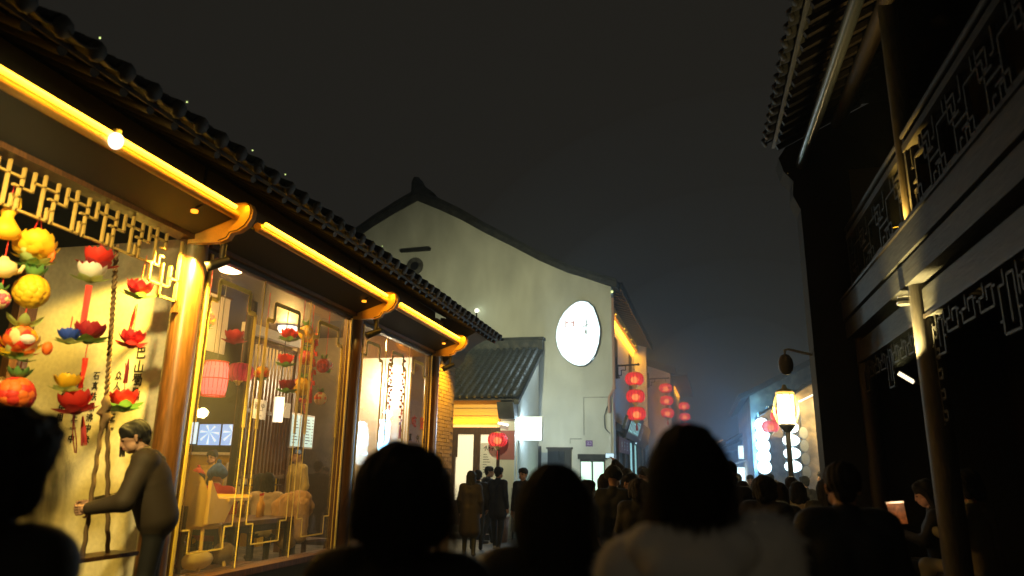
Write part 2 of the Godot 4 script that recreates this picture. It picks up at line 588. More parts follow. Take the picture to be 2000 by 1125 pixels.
	if d.has("strands"):
		var hs2 := mb()
		var down: float = {"long": d.get("hairlen", 0.34), "bob": 0.16, "bushy": 0.1}.get(style, 0.03)
		for q in d.strands:
			var a := rng.randf_range(-2.5, 2.5)
			var el := rng.randf_range(0.0, 1.35)
			var dir := Vector3(sin(a) * cos(el), sin(el), cos(a) * cos(el))
			var p0 := Vector3(0, 0.035, 0.015) + dir * Vector3(0.088, 0.1, 0.098)
			var side := Vector3(dir.x, 0, dir.z).normalized()
			var tang := side.cross(Vector3.UP)
			var fly := absf(rng.randfn(0.0, 1.0)) * (0.014 if down > 0.05 else 0.008)
			var reach := down * rng.randf_range(0.55, 1.12) + 0.03
			var prev := p0
			var wd := 0.0016
			for k in range(1, 6):
				var f := k / 5.0
				var nx: Vector3 = p0 + side * (0.012 + 0.03 * sin(f * 1.6) * (1.0 if down > 0.05 else 0.2) + fly * f * 1.6) + tang * (fly * sin(f * 3.0 + q) * 0.8) - Vector3(0, (reach + p0.y * 0.9) * f * f, 0)
				if down <= 0.05:
					nx = p0 + dir * (0.004 + fly * 0.5) * f * 2.0 + tang * fly * f - Vector3(0, 0.02 * f * f, 0)
				hs2.set_color(hcol)
				var w0 := tang * wd
				wd *= 0.86
				var w1 := tang * wd
				quad(hs2, hx * (prev - w0), hx * (prev + w0), hx * (nx + w1), hx * (nx - w1))
				prev = nx
		obj("loose_hair", hs2, M.hair, o)
	if d.has("hoodback"):
		var b2 := Flesh.new()
		var nk: Vector3 = J.neck
		b2.add([[nk + Vector3(-0.09, 0.01, 0.06) * s, nk + Vector3(0.09, 0.01, 0.06) * s, 0.05 * s, 0.05 * s, 0], [nk + Vector3(-0.05, -0.03, 0.1) * s, nk + Vector3(0.05, -0.03, 0.1) * s, 0.055 * s, 0.055 * s, 0], [nk + Vector3(-0.1, 0.01, 0.05) * s, nk + Vector3(-0.08, 0.0, -0.07) * s, 0.035 * s, 0.03 * s, 0], [nk + Vector3(0.1, 0.01, 0.05) * s, nk + Vector3(0.08, 0.0, -0.07) * s, 0.035 * s, 0.03 * s, 0]], maxf(cell * 0.6, 0.008), 0.03, [d.hoodback])
		obj("hood", b2.mesh(), M.cloth, o)
	if d.has("scarf"):
		var b3 := Flesh.new()
		var nk: Vector3 = J.neck + Vector3(0, 0.02, 0) * s
		var ring := []
		for i in 10:
			var a0 := TAU * i / 10
			var a1 := TAU * (i + 1) / 10
			ring.append([nk + Vector3(sin(a0) * 0.075, 0.012 * sin(a0 * 2), cos(a0) * 0.075) * s, nk + Vector3(sin(a1) * 0.075, 0.012 * sin(a1 * 2), cos(a1) * 0.075) * s, 0.036 * s, 0.036 * s, 0])
		ring.append([nk + Vector3(0.03, -0.02, -0.09) * s, nk + Vector3(0.05, -0.3, -0.13) * s, 0.035 * s, 0.03 * s, 0])
		b3.add(ring, 0.011, 0.02, [d.scarf])
		obj("scarf", b3.mesh(), M.cloth, o)
	return o

# ---------------------------------------------------------------- the scene
func _ready() -> void:
	rng.seed = 4711
	var cam := Camera3D.new()
	cam.name = "camera"
	add_child(cam)
	cam.position = Vector3(0, 1.6, 0)
	cam.rotation_degrees = Vector3(14.613, 14.289, 1.096)
	cam.fov = 44.047
	cam.near = 0.05
	cam.far = 400.0
	var lens := CameraAttributesPhysical.new()
	lens.frustum_focal_length = 29.666
	lens.frustum_focus_distance = 11.0
	lens.frustum_near = 0.05
	lens.frustum_far = 400.0
	lens.exposure_aperture = 1.4
	cam.attributes = lens

	var sky_mat := ProceduralSkyMaterial.new()
	sky_mat.sky_top_color = lin(0.0136, 0.0122, 0.0095)
	sky_mat.sky_horizon_color = lin(0.0165, 0.0158, 0.0152)
	sky_mat.sky_curve = 0.12
	sky_mat.ground_horizon_color = lin(0.010, 0.010, 0.010)
	sky_mat.ground_bottom_color = lin(0.004, 0.004, 0.004)
	var sky := Sky.new()
	sky.sky_material = sky_mat
	var env := Environment.new()
	env.background_mode = Environment.BG_SKY
	env.sky = sky
	env.tonemap_mode = Environment.TONE_MAPPER_LINEAR
	env.tonemap_exposure = 1.0
	env.sdfgi_enabled = true
	env.ssao_enabled = true
	env.ssil_enabled = true
	var we := WorldEnvironment.new()
	we.name = "environment"
	we.environment = env
	add_child(we)

	materials()
	ground()
	restaurant()
	white_house()
	annex()
	second_house()
	balcony_house()
	brick_house()
	far_houses()
	restaurant_room()
	hanging_flowers()
	street_things()
	people()
	# the air of a damp night, lit by the signs
	env.volumetric_fog_enabled = true
	env.volumetric_fog_density = 0.0
	for e in [[Vector3(22, 19, 38), 0.003], [Vector3(17, 15, 31), 0.004], [Vector3(12, 11, 25), 0.006], [Vector3(7.5, 7.5, 19), 0.012]]:
		var mist := FogVolume.new()
		mist.name = numbered("street_mist")
		mist.shape = RenderingServer.FOG_VOLUME_SHAPE_ELLIPSOID
		mist.size = e[0]
		mist.position = Vector3(1.4, 3.6, -29)
		var fm := FogMaterial.new()
		fm.density = e[1]
		fm.albedo = Color(0.84, 0.92, 1.0)
		mist.material = fm
		mist.set_meta("kind", "stuff")
		add_child(mist)
	env.fog_enabled = HAZE > 0.0
	env.fog_density = HAZE
	env.fog_light_color = Color(0.86, 0.93, 1.0)

const HAZE := 0.0022

func materials() -> void:
	noise("blotch", 0.005, 0.84, 1.0, 6)
	noise("fine", 0.05, 0.9, 1.0, 4)
	noise("stain", 0.004, 0.45, 1.0, 6)
	noise("grain", 0.03, 0.55, 1.0, 4, FastNoiseLite.TYPE_PERLIN)
	noise("speck", 0.15, 0.55, 1.0, 3)
	mat("plaster", lin(0.66, 0.66, 0.60), 0.9, "blotch", 1.0, 0.15, "fine", {"scale3": Vector3(0.3, 0.13, 0.3)})
	mat("plaster_white", lin(0.72, 0.71, 0.66), 0.9, "fine", 0.5)
	mat("timber", lin(0.15, 0.062, 0.020), 0.42, "grain", 1.0, 0.3, "", {"scale3": Vector3(3.5, 0.35, 3.5)})
	mat("varnish", lin(0.17, 0.072, 0.020), 0.34, "grain", 1.0, 0.15, "", {"scale3": Vector3(4, 0.3, 4), "clearcoat_enabled": true, "clearcoat": 0.5, "clearcoat_roughness": 0.3})
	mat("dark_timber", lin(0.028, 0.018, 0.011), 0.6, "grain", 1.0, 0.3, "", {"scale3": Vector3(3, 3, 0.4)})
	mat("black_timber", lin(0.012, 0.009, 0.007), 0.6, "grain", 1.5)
	mat("shaded_timber", lin(0.004, 0.003, 0.0025), 0.7, "grain", 1.5)  # soffit shade put into the colour, cancelling light bounced up from the bay
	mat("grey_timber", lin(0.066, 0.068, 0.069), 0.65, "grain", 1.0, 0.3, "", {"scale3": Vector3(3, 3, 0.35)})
	mat("old_timber", lin(0.085, 0.075, 0.060), 0.6, "grain", 1.0, 0.3, "", {"scale3": Vector3(4, 0.4, 4)})
	mat("gold_wood", lin(0.70, 0.38, 0.075), 0.5, "fine", 2.0)
	mat("fret_wood", lin(0.50, 0.33, 0.085), 0.5, "fine", 2.0)
	mat("tile", lin(0.060, 0.058, 0.054), 0.75, "stain", 1.3, 0.3, "speck")
	mat("tile_light", lin(0.085, 0.080, 0.070), 0.75, "stain", 1.7, 0.3, "speck")
	mat("tile_dark", lin(0.036, 0.035, 0.033), 0.8, "stain", 1.1, 0.3, "speck")
	mat("dimmed_tile", lin(0.020, 0.021, 0.019), 0.55, "stain", 1.3, 0.3, "speck")  # tile colour darkened to hold down the floodlight on the annex roof
	mat("brick_a", lin(0.30, 0.215, 0.120), 0.85, "speck", 2.0, 0.2)
	mat("brick_b", lin(0.28, 0.20, 0.115), 0.85, "speck", 2.3, 0.2)
	mat("brick_c", lin(0.325, 0.235, 0.135), 0.85, "speck", 1.7, 0.2)
	mat("mortar", lin(0.26, 0.19, 0.115), 0.95, "speck", 3.0)
	mat("grey_brick", lin(0.13, 0.125, 0.115), 0.9, "speck", 1.5, 0.2)
	mat("dark_brick", lin(0.030, 0.030, 0.031), 0.9, "speck", 1.5, 0.2)
	mat("warm_brick", lin(0.34, 0.28, 0.20), 0.9, "stain", 0.8, 0.4, "speck")
	mat("stone", lin(0.16, 0.155, 0.145), 0.75, "stain", 1.0, 0.3, "speck")
	mat("paving", lin(0.10, 0.098, 0.093), 0.6, "stain", 0.9, 0.3, "speck")
	mat("iron", lin(0.015, 0.015, 0.016), 0.5)
	mat("black_iron", lin(0.010, 0.010, 0.011), 0.45, "", 1, 0, "", {"metallic": 0.4})
	mat("steel", lin(0.5, 0.5, 0.5), 0.35, "", 1, 0, "", {"metallic": 0.9})
	mat("copper_pipe", lin(0.45, 0.26, 0.20), 0.5)
	mat("cable", lin(0.012, 0.012, 0.012), 0.6)
	mat("film", lin(0.85, 0.66, 0.16), 0.6)
	mat("ink", lin(0.03, 0.022, 0.015), 0.8)
	mat("red_ink", lin(0.45, 0.03, 0.015), 0.7)
	mat("paper", lin(0.72, 0.70, 0.64), 0.85)
	mat("panel_white", lin(0.74, 0.68, 0.50), 0.8, "fine", 0.6)
	mat("rope", lin(0.27, 0.17, 0.075), 0.9, "speck", 6.0)
	mat("skin", Color(1, 1, 1), 0.75, "", 1, 0, "", {"vertex_color_use_as_albedo": true})
	mat("cloth", Color(1, 1, 1), 0.9, "", 1, 0, "", {"vertex_color_use_as_albedo": true, "rim_enabled": true, "rim": 0.2})
	mat("hair", Color(1, 1, 1), 0.8, "", 1, 0, "", {"vertex_color_use_as_albedo": true})
	mat("fur", Color(1, 1, 1), 1.0, "", 1, 0, "", {"vertex_color_use_as_albedo": true, "rim_enabled": true, "rim": 0.6})
	for c in [["red", 0.62, 0.035, 0.02], ["dark_red", 0.30, 0.012, 0.022], ["pink", 0.62, 0.12, 0.17], ["yellow", 0.78, 0.52, 0.02], ["orange", 0.72, 0.17, 0.02], ["green", 0.10, 0.24, 0.06], ["pale_green", 0.42, 0.55, 0.2], ["white", 0.78, 0.76, 0.74], ["lilac", 0.5, 0.42, 0.75], ["blue", 0.03, 0.08, 0.5], ["cream", 0.75, 0.62, 0.32]]:
		mat("petal_" + c[0], lin(c[1], c[2], c[3]), 0.6, "", 1, 0, "", {"backlight_enabled": true, "backlight": lin(c[1], c[2], c[3])})
	var g := mat("glass", Color(1, 1, 1, 0.04), 0.02)
	g.transparency = BaseMaterial3D.TRANSPARENCY_ALPHA
	glow("led", Color(1.0, 0.60, 0.10), 2.2)
	glow("pale_led", Color(0.9, 1.0, 0.6), 1.5)
	glow("pink_print", Color(0.85, 0.10, 0.32), 0.5)
	glow("blue_print", Color(0.02, 0.22, 0.42), 0.3)
	glow("led_core", Color(1.0, 0.72, 0.16), 5.0)
	glow("white_lamp", Color(1.0, 0.96, 0.88), 2.2)
	glow("cool_sign", Color(0.86, 0.97, 1.0), 1.7)
	glow("disc_sign", Color(0.80, 0.95, 1.0), 4.5)
	glow("warm_window", Color(1.0, 0.92, 0.72), 0.95)
	glow("green_window", Color(0.80, 1.0, 0.88), 1.15)
	glow("lamp_shade", Color(1.0, 0.93, 0.78), 1.8)
	glow("screen_blue", Color(0.06, 0.68, 1.0), 0.9)
	glow("screen_white", Color(0.8, 0.95, 1.0), 1.1)
	glow("menu_lit", Color(0.62, 0.9, 0.88), 0.8)
	mat("lantern_red", lin(0.62, 0.05, 0.075), 0.55, "", 1, 0, "", {"transparency": BaseMaterial3D.TRANSPARENCY_ALPHA, "backlight_enabled": true, "backlight": lin(0.9, 0.09, 0.07), "emission_enabled": true, "emission": Color(1.0, 0.26, 0.48), "emission_energy_multiplier": 0.2})
	M.lantern_red.albedo_color.a = 0.74
	glow("lantern_bulb", Color(1.0, 0.70, 0.34), 2.6)
	mat("lantern_pink", lin(0.75, 0.12, 0.16), 0.6, "", 1, 0, "", {"backlight_enabled": true, "backlight": lin(0.95, 0.35, 0.4), "emission_enabled": true, "emission": Color(1.0, 0.55, 0.58), "emission_energy_multiplier": 0.45})
	mat("slate_blue", lin(0.035, 0.055, 0.075), 0.5)
	mat("slate_ink", lin(0.03, 0.05, 0.055), 0.7)
	mat("stone_pale", lin(0.3, 0.3, 0.3), 0.8, "fine", 1.0)
	mat("gilt", lin(0.55, 0.42, 0.14), 0.45)

func ground() -> void:
	var g: MeshInstance3D = obj("street_ground", bx(-60, -0.3, -200, 60, 0, 30), M.paving)
	struct(g)
	var sh := [bx(-0.295, 0, -0.195, 0.295, 0.008, 0.195), bx(-0.293, 0, -0.193, 0.293, 0.011, 0.193), bx(-0.296, 0, -0.196, 0.296, 0.006, 0.196)]
	var ms := []
	for s in sh:
		ms.append(done(s))
	for i in 28:
		for j in 10:
			obj("paving_stone", ms[rng.randi() % 3], M.paving if rng.randf() < 0.5 else M.stone, g, Vector3(-3.9 + 0.6 * j + (0.3 if i % 2 else 0.0), 0.0, -7.5 - 0.4 * i))

# arc of a tile: length along x, bulging to +y, width along z
func tile_arc(r: float, thick: float, half: float, length: float, up := true, n := 5) -> ArrayMesh:
	var s := mb(true)
	var y0 := r * cos(half)
	var pt := func(x: float, a: float, rr: float) -> Vector3: return Vector3(x, (rr * cos(a) - y0) * (1.0 if up else -1.0), rr * sin(a))
	for i in n:
		var a := -half + 2 * half * i / n
		var b := -half + 2 * half * (i + 1) / n
		var q := [pt.call(0, a, r), pt.call(length, a, r), pt.call(length, b, r), pt.call(0, b, r)]
		var w := [pt.call(0, a, r - thick), pt.call(length, a, r - thick), pt.call(length, b, r - thick), pt.call(0, b, r - thick)]
		if up:
			q.reverse(); w.reverse()
		s.set_smooth_group(0)
		quad(s, q[0], q[1], q[2], q[3])
		s.set_smooth_group(1)
		quad(s, w[3], w[2], w[1], w[0])
		s.set_smooth_group(0xFFFFFFFF)
		for e in [[0, 3], [1, 2]]:
			var A: Vector3 = q[e[0]]
			var B: Vector3 = q[e[1]]
			var C: Vector3 = w[e[1]]
			var D: Vector3 = w[e[0]]
			var out: Vector3 = Vector3(1, 0, 0) if A.x > length / 2 else Vector3(-1, 0, 0)
			if (B - A).cross(C - A).dot(out) > 0:
				quad(s, A, B, C, D)
			else:
				quad(s, D, C, B, A)
	return done(s)

# a tiled roof slope: x runs down the slope from the ridge end to the eave, columns along z. Nearest pieces are parts, the rest stuff
func tiled_slope(parent: Node, eave: Vector3, dirx: Vector3, across: Vector3, cols: int, pitch: float, slope_len: float, step: float, rows_parts: int, tint := ["tile", "tile_light", "tile_dark"], col_from := 0) -> void:
	var nrm := across.cross(dirx).normalized()
	if nrm.y < 0:
		nrm = -nrm
	var b := Basis(dirx, nrm, dirx.cross(nrm))
	var cover := tile_arc(pitch * 0.33, 0.014, 1.35, step * 1.35, true, 6)
	var pan := tile_arc(pitch * 0.75, 0.013, 0.72, step * 1.6, false, 4)
	var endcap := done(lathe(mb(true), [Vector2(0, 0), Vector2(pitch * 0.25, 0.0), Vector2(pitch * 0.28, 0.012), Vector2(pitch * 0.25, 0.03), Vector2(0, 0.03)], 10, Vector3.ZERO, Basis(Vector3(0, 1, 0), Vector3(1, 0, 0), Vector3(0, 0, -1))))
	var rows := int(slope_len / step)
	var far_c: Array[Transform3D] = []
	var far_p: Array[Transform3D] = []
	for i in cols:
		var base := eave + across * (pitch * (i + 0.5))
		for j in rows:
			var jx := rng.randf_range(-0.008, 0.008)
			var tw := Basis(nrm, rng.randf_range(-0.04, 0.04)) * Basis(across, rng.randf_range(-0.02, 0.02)) * b
			var pc := base - dirx * (step * (j + 1) + jx) + nrm * (0.045 + rng.randf_range(0, 0.008))
			var pp := base + across * pitch * 0.5 - dirx * (step * (j + 1.1) - jx) + nrm * (0.05 + rng.randf_range(0, 0.006))
			# each tile tips up a little so that its lower end rides over the next one
			var tip := Basis(b.z, 0.06)
			if j < rows_parts and i >= col_from:
				obj("roof_tile", cover, M[tint[rng.randi() % 3]], parent, pc, tip * tw)
				if j < 2:
					obj("pan_tile", pan, M[tint[rng.randi() % 3]], parent, pp, tip * tw)
				else:
					far_p.append(Transform3D(tip * tw, pp))
			else:
				far_c.append(Transform3D(tip * tw, pc))
				far_p.append(Transform3D(tip * tw, pp))
		obj("tile_end", endcap, M[tint[0]], parent, base + dirx * (step * 0.33) + nrm * 0.055, b)
	for k in 2:
		var list := far_c if k == 0 else far_p
		if list.is_empty():
			continue
		var mm := MultiMesh.new()
		mm.transform_format = MultiMesh.TRANSFORM_3D
		mm.mesh = cover if k == 0 else pan
		mm.instance_count = list.size()
		for i in list.size():
			mm.set_instance_transform(i, list[i])
		var o := MultiMeshInstance3D.new()
		o.name = "upper_tiles" if k == 0 else "upper_pan_tiles"
		o.multimesh = mm
		o.material_override = M[tint[0]]
		o.set_meta("kind", "stuff")
		parent.add_child(o, true)

func bracket_shape() -> Array:
	return [Vector2(0, 0.0), Vector2(0.34, -0.005), Vector2(0.42, 0.02), Vector2(0.45, 0.07), Vector2(0.53, 0.085), Vector2(0.6, 0.13), Vector2(0.645, 0.2), Vector2(0.65, 0.27), Vector2(0.62, 0.33), Vector2(0.56, 0.355), Vector2(0, 0.355)]

func restaurant() -> void:
	var t := thing("restaurant", "long low restaurant with timber columns, big windows and glowing golden eave", "restaurant")
	var X := -4.4
	var zs := [-2.1, -5.36, -8.65, -11.72]
	for z in zs:
		var c: MeshInstance3D = obj("column", tube(mb(true), [Vector3(X, 0.2, z), Vector3(X, 3.78, z)], 0.125, 20), M.varnish, t)
		obj("stone_base", lathe(mb(true), [Vector2(0.0, 0), Vector2(0.17, 0), Vector2(0.2, 0.08), Vector2(0.17, 0.2), Vector2(0, 0.2)], 16, Vector3(X, 0, z)), M.stone, c)
	for i in 3:
		var z0: float = zs[i] - 0.12
		var z1: float = zs[i + 1] + 0.12
		obj("head_beam", bx(X - 0.07, 3.60, z0, X + 0.07, 3.80, z1), M.timber, t)
		obj("beam_moulding", bx(X + 0.07, 3.60, z0, X + 0.10, 3.645, z1), M.timber, t)
		obj("upper_board", bx(X - 0.03, 3.80, z0 + 0.1, X + 0.02, 4.36, z1 - 0.1), M.black_timber, t)
		var pz0: float = zs[i] - 0.2 if i else -1.0
		var pz1: float = zs[i + 1] + 0.1
		var pu: MeshInstance3D = obj("eave_purlin", tube(mb(true), [Vector3(-3.9, 3.80, pz0), Vector3(-3.9, 3.80, pz1)], 0.045, 14), M.gold_wood, t)
		obj("light_strip", tube(mb(true), [Vector3(-3.848, 3.84, pz0 - 0.05), Vector3(-3.848, 3.84, pz1 + 0.12)], 0.02, 8), M.led_core, pu)
		area("strip_light", Vector3(-3.785, 3.875, (pz0 + pz1) / 2), Vector3(-3.93, 3.65, (pz0 + pz1) / 2), absf(pz1 - pz0) + 0.1, 0.02, Color(1.0, 0.70, 0.16), 2.2, t)
		obj("eave_soffit", prism(mb(), [Vector2(-4.36, 3.62), Vector2(-3.92, 3.765), Vector2(-3.93, 3.79), Vector2(-4.36, 3.66)], z1 + 0.02, z0 - 0.02), M.shaded_timber, t)
		var bz: float = zs[i + 1] + 0.1
		var bk: MeshInstance3D = obj("bracket", prism(mb(), bracket_shape(), -0.03, 0.03, Vector3(X + 0.02, 3.56, bz)), M.gold_wood, t)
		var tr := mb(true)
		var pts := []
		for p in bracket_shape().slice(1, 9):
			pts.append(Vector3(X + 0.02 + p.x * 0.965, 3.573 + p.y * 0.97, bz + 0.032))
		obj("scroll_line", tube(tr, pts, 0.006, 5), M.dark_timber, bk)
		# made-up puck lamp under the purlin, added to light the bracket
		var pk: MeshInstance3D = obj("added_puck", tube(mb(true), [Vector3(-4.02, 3.69, bz + 0.42), Vector3(-4.02, 3.71, bz + 0.42)], 0.03, 12), M.led, t)
		obj("added_puck_arm", bar(mb(), Vector3(-4.02, 3.71, bz + 0.42), Vector3(-3.95, 3.755, bz + 0.42), 0.02, 0.015), M.iron, pk)
		spot("added_puck_light", Vector3(-4.02, 3.68, bz + 0.42), Vector3(-4.03, 3.64, bz), Color(1.0, 0.68, 0.15), 0.17, 28, 0.03, 0.8, t)
		# spot fitting hung from the bracket
		var lm: MeshInstance3D = obj("spot_stem", tube(mb(true), [Vector3(-4.05, 3.56, bz - 0.05), Vector3(-4.05, 3.42, bz - 0.05)], 0.03, 10), M.iron, t)
		obj("spot_can", tube(mb(true), [Vector3(-4.0, 3.42, bz - 0.09), Vector3(-4.06, 3.385, bz - 0.05), Vector3(-4.15, 3.33, bz + 0.02)], [0.035, 0.042, 0.05], 12), M.iron, lm)
	# round bulb on the purlin
	var bulb: MeshInstance3D = obj("eave_bulb", ball(mb(true), Vector3(-3.83, 3.80, -3.74), Vector3(0.05, 0.062, 0.05), 14), M.white_lamp, t)
	obj("bulb_collar", tube(mb(true), [Vector3(-3.83, 3.85, -3.74), Vector3(-3.83, 3.88, -3.74)], 0.03, 10), M.iron, bulb)
	omni("bulb_light", Vector3(-3.83, 3.80, -3.74), Color(1, 0.8, 0.35), 0.12, 0.04, t)
	# end pier of courses of brick under the eave
	var pier: MeshInstance3D = obj("brick_pier", bx(-4.86, 0, -11.89, -4.417, 4.3, -13.02), M.mortar, t)
	var row := 0
	var y := 0.02
	var bm := []
	for w in [0.235, 0.232, 0.228]:
		bm.append(done(bx(-0.05, 0, -w / 2, 0.017, 0.058, w / 2)))
	var cnt := 0
	while y < 3.55 and cnt < 296:
		var zz := -11.9 - (0.12 if row % 2 else 0.0)
		var k := 0
		while zz > -12.99:
			var w := minf(0.24, zz + 13.02)
			if k == 0 and row % 2:
				obj("brick", done(bx(-0.05, 0, -0.055, 0.016, 0.058, 0.055)), M.brick_b, pier, Vector3(-4.417, y, -11.955))
				cnt += 1
			if w > 0.2:
				obj("brick", bm[rng.randi() % 3], M[["brick_a", "brick_b", "brick_c"][rng.randi() % 3]], pier, Vector3(-4.417 + rng.randf_range(-0.003, 0.004), y, zz - 0.12), Basis(Vector3.UP, rng.randf_range(-0.01, 0.01)))
				cnt += 1
			zz -= 0.24
			k += 1
		y += 0.066
		row += 1
	obj("pier_corbel", prism(mb(), [Vector2(-4.5, 3.55), Vector2(-4.36, 3.55), Vector2(-4.25, 3.68), Vector2(-4.2, 3.85), Vector2(-4.0, 4.0), Vector2(-3.8, 4.1), Vector2(-3.8, 4.25), Vector2(-4.5, 4.4)], -13.03, -12.3), M.grey_brick, t)
	# below the windows
	for i in [1, 2]:
		var z0: float = zs[i] - 0.13
		var z1: float = zs[i + 1] + 0.13
		obj("plinth", bx(X - 0.14, 0, z0, X + 0.1, 0.6, z1), M.grey_brick, t)
		obj("window_sill", bx(X - 0.1, 0.6, z0, X + 0.14, 0.66, z1), M.timber, t)
		obj("window_head", bx(X - 0.04, 3.555, z0, X + 0.04, 3.598, z1), M.dark_timber, t)
		obj("jamb", bx(X - 0.05, 0.66, z0 - 0.06, X + 0.05, 3.555, z0), M.timber, t)
		obj("jamb", bx(X - 0.05, 0.66, z1, X + 0.05, 3.555, z1 + 0.06), M.timber, t)
		obj("jamb_trim", bx(X + 0.052, 0.66, z0 - 0.075, X + 0.066, 3.555, z0 - 0.045), M.film, t)
		obj("jamb_trim", bx(X + 0.052, 0.66, z1 + 0.045, X + 0.066, 3.555, z1 + 0.075), M.film, t)
		var n := 3
		var za := z0 - 0.06
		var pw := (za - (z1 + 0.06)) / n
		for k in n:
			var a := za - pw * k - 0.004
			var b := za - pw * (k + 1) + 0.004
			var g: MeshInstance3D = obj("window_pane", bx(X - 0.006, 0.662, a, X + 0.006, 3.553, b), M.glass, t)
			obj("pane_edge", bx(X + 0.007, 0.662, b - 0.006, X + 0.012, 3.553, b + 0.004), M.film, g)
			# stepped border of yellow film
			var s := mb()
			var x := X + 0.0085
			var i0 := a - 0.11
			var i1 := b + 0.11
			var q := 0.12
			var top := 3.16
			var path := [Vector3(x, 2.0, i0), Vector3(x, top, i0), Vector3(x, top, i0 - q), Vector3(x, top + 0.2, i0 - q), Vector3(x, top + 0.2, i1 + q), Vector3(x, top, i1 + q), Vector3(x, top, i1), Vector3(x, 2.0, i1)]
			for e in 7:
				bar(s, path[e], path[e + 1], 0.0035, 0.046, (path[e + 1] - path[e]).cross(Vector3.RIGHT).normalized())
			path = [Vector3(x, 2.0, i0), Vector3(x, 1.06, i0), Vector3(x, 1.06, i0 - q), Vector3(x, 0.86, i0 - q), Vector3(x, 0.86, i1 + q), Vector3(x, 1.06, i1 + q), Vector3(x, 1.06, i1), Vector3(x, 2.0, i1)]
			for e in 7:
				bar(s, path[e], path[e + 1], 0.0034, 0.014, (path[e + 1] - path[e]).cross(Vector3.RIGHT).normalized())
			obj("film_border", s, M.film, g)
	# red and brown lettering on the last panes
	var s1 := mb()
	strokes(s1, GL.chi, Vector3(X + 0.011, 2.39, -10.98), Vector3.FORWARD, Vector3.UP, 0.2, 0.02)
	strokes(s1, GL.huo, Vector3(X + 0.011, 2.38, -11.33), Vector3.FORWARD, Vector3.UP, 0.2, 0.02)
	obj("red_lettering", s1, M.red_ink, t)
	s1 = mb()
	for e in [[GL.zhen, -10.85], [GL.yang, -11.17], [GL.zheng, -11.46]]:
		strokes(s1, e[0], Vector3(X + 0.011, 2.13, e[1]), Vector3.FORWARD, Vector3.UP, 0.13, 0.012)
	obj("brown_lettering", s1, M.ink, t)
	# lattice hung under the beam of the open bay
	var f := mb()
	var u := 0.282
	var yb := 3.26
	var hh := 0.32
	var n0 := 0
	var zc := -2.35
	while zc > -5.1:
		for line in [[[-0.3, 0.97], [-0.3, 0.76], [0.4, 0.76], [0.4, 0.97]], [[0, 1.02], [0, 0.05]], [[-0.65, 0.54], [-0.65, 0.04], [0.2, 0.04], [0.2, 0.32], [0.35, 0.32]], [[-0.65, 0.54], [-0.3, 0.54], [-0.3, 0.76]], [[0.4, 0.76], [0.4, 0.55], [0.2, 0.55]]]:
			for e in line.size() - 1:
				var A := Vector3(X, yb + line[e][1] * hh, zc - line[e][0] * u)
				var B := Vector3(X, yb + line[e + 1][1] * hh, zc - line[e + 1][0] * u)
				if A.z > -5.22 and B.z > -5.22:
					var dd := (B - A).normalized() * 0.009
					bar(f, A - dd, B + dd, 0.024, 0.016, dd.cross(Vector3.RIGHT).normalized())
		zc -= u
		n0 += 1
	for e in [[[-4.86, 3.28], [-4.86, 3.12], [-5.0, 3.12], [-5.0, 3.02], [-5.2, 3.02]], [[-5.0, 3.3], [-5.0, 3.12]], [[-5.1, 3.3], [-5.1, 3.12], [-5.0, 3.12]], [[-5.2, 3.56], [-5.2, 3.02]], [[-5.1, 3.2], [-5.2, 3.2]]]:
		for k in e.size() - 1:
			var A := Vector3(X + 0.001, e[k][1], e[k][0])
			var B := Vector3(X + 0.001, e[k + 1][1], e[k + 1][0])
			var dd := (B - A).normalized() * 0.009
			bar(f, A - dd, B + dd, 0.026, 0.018, dd.cross(Vector3.RIGHT).normalized())
	obj("lattice", f, M.fret_wood, t)
	obj("lattice_post", bx(X - 0.03, 2.92, -5.245, X + 0.03, 3.6, -5.21), M.varnish, t)
	# roof
	var th := atan(0.5)
	var dx := Vector3(cos(th), -sin(th), 0)
	tiled_slope(t, Vector3(-3.62, 4.10, -0.8), dx, Vector3.FORWARD, 49, 0.252, 4.6, 0.15, 3)
	for i in 50:
		obj("rafter", tube(mb(true), [Vector3(-4.5, 4.485, -0.8 - 0.252 * i), Vector3(-3.66, 4.065, -0.8 - 0.252 * i)], 0.036, 8), M.black_timber, t)
	obj("eave_batten", bar(mb(), Vector3(-3.65, 4.10, -0.7), Vector3(-3.65, 4.10, -13.15), 0.05, 0.03, Vector3(0.447, 0.894, 0)), M.dark_timber, t)
	var back := mb()
	prism(back, [Vector2(-7.9, 6.17), Vector2(-3.78, 4.13), Vector2(-3.78, 4.155), Vector2(-7.9, 6.2), Vector2(-12.0, 4.155), Vector2(-12.0, 4.13)], -13.1, -0.8)
	obj("roof_boards", back, M.black_timber, t)
	obj("ridge", prism(mb(), [Vector2(-8.05, 6.15), Vector2(-7.7, 6.15), Vector2(-7.76, 6.5), Vector2(-7.99, 6.5)], -13.2, -0.8), M.tile_dark, t)
	for z in [[-3.23], [-4.06], [-4.9], [-5.42], [-7.6]]:
		obj("string_light", ball(mb(true), Vector3(-3.57, 4.245, z[0]), Vector3.ONE * 0.006, 8), M.pale_led, t)
	# room shell
	obj("front_step", bx(-4.545, 0, -5.2, -3.55, 0.275, -0.8), M.stone, t)
	obj("inner_floor", bx(-10.4, 0.0, -13.0, X - 0.15, 0.28, -0.8), M.stone, t)
	obj("ceiling", bx(-10.4, 4.1, -12.7, X - 0.06, 4.16, -0.8), M.dark_timber, t)
	obj("end_wall", bx(-10.4, 0.28, -12.72, -6.25, 4.1, -12.42), M.dark_timber, t)
	obj("white_end_wall", bx(-6.25, 0.28, -12.72, X - 0.47, 3.68, -12.42), M.plaster_white, t)
	obj("wall_beam", bx(-6.25, 3.68, -12.72, X - 0.47, 4.1, -12.40), M.timber, t)
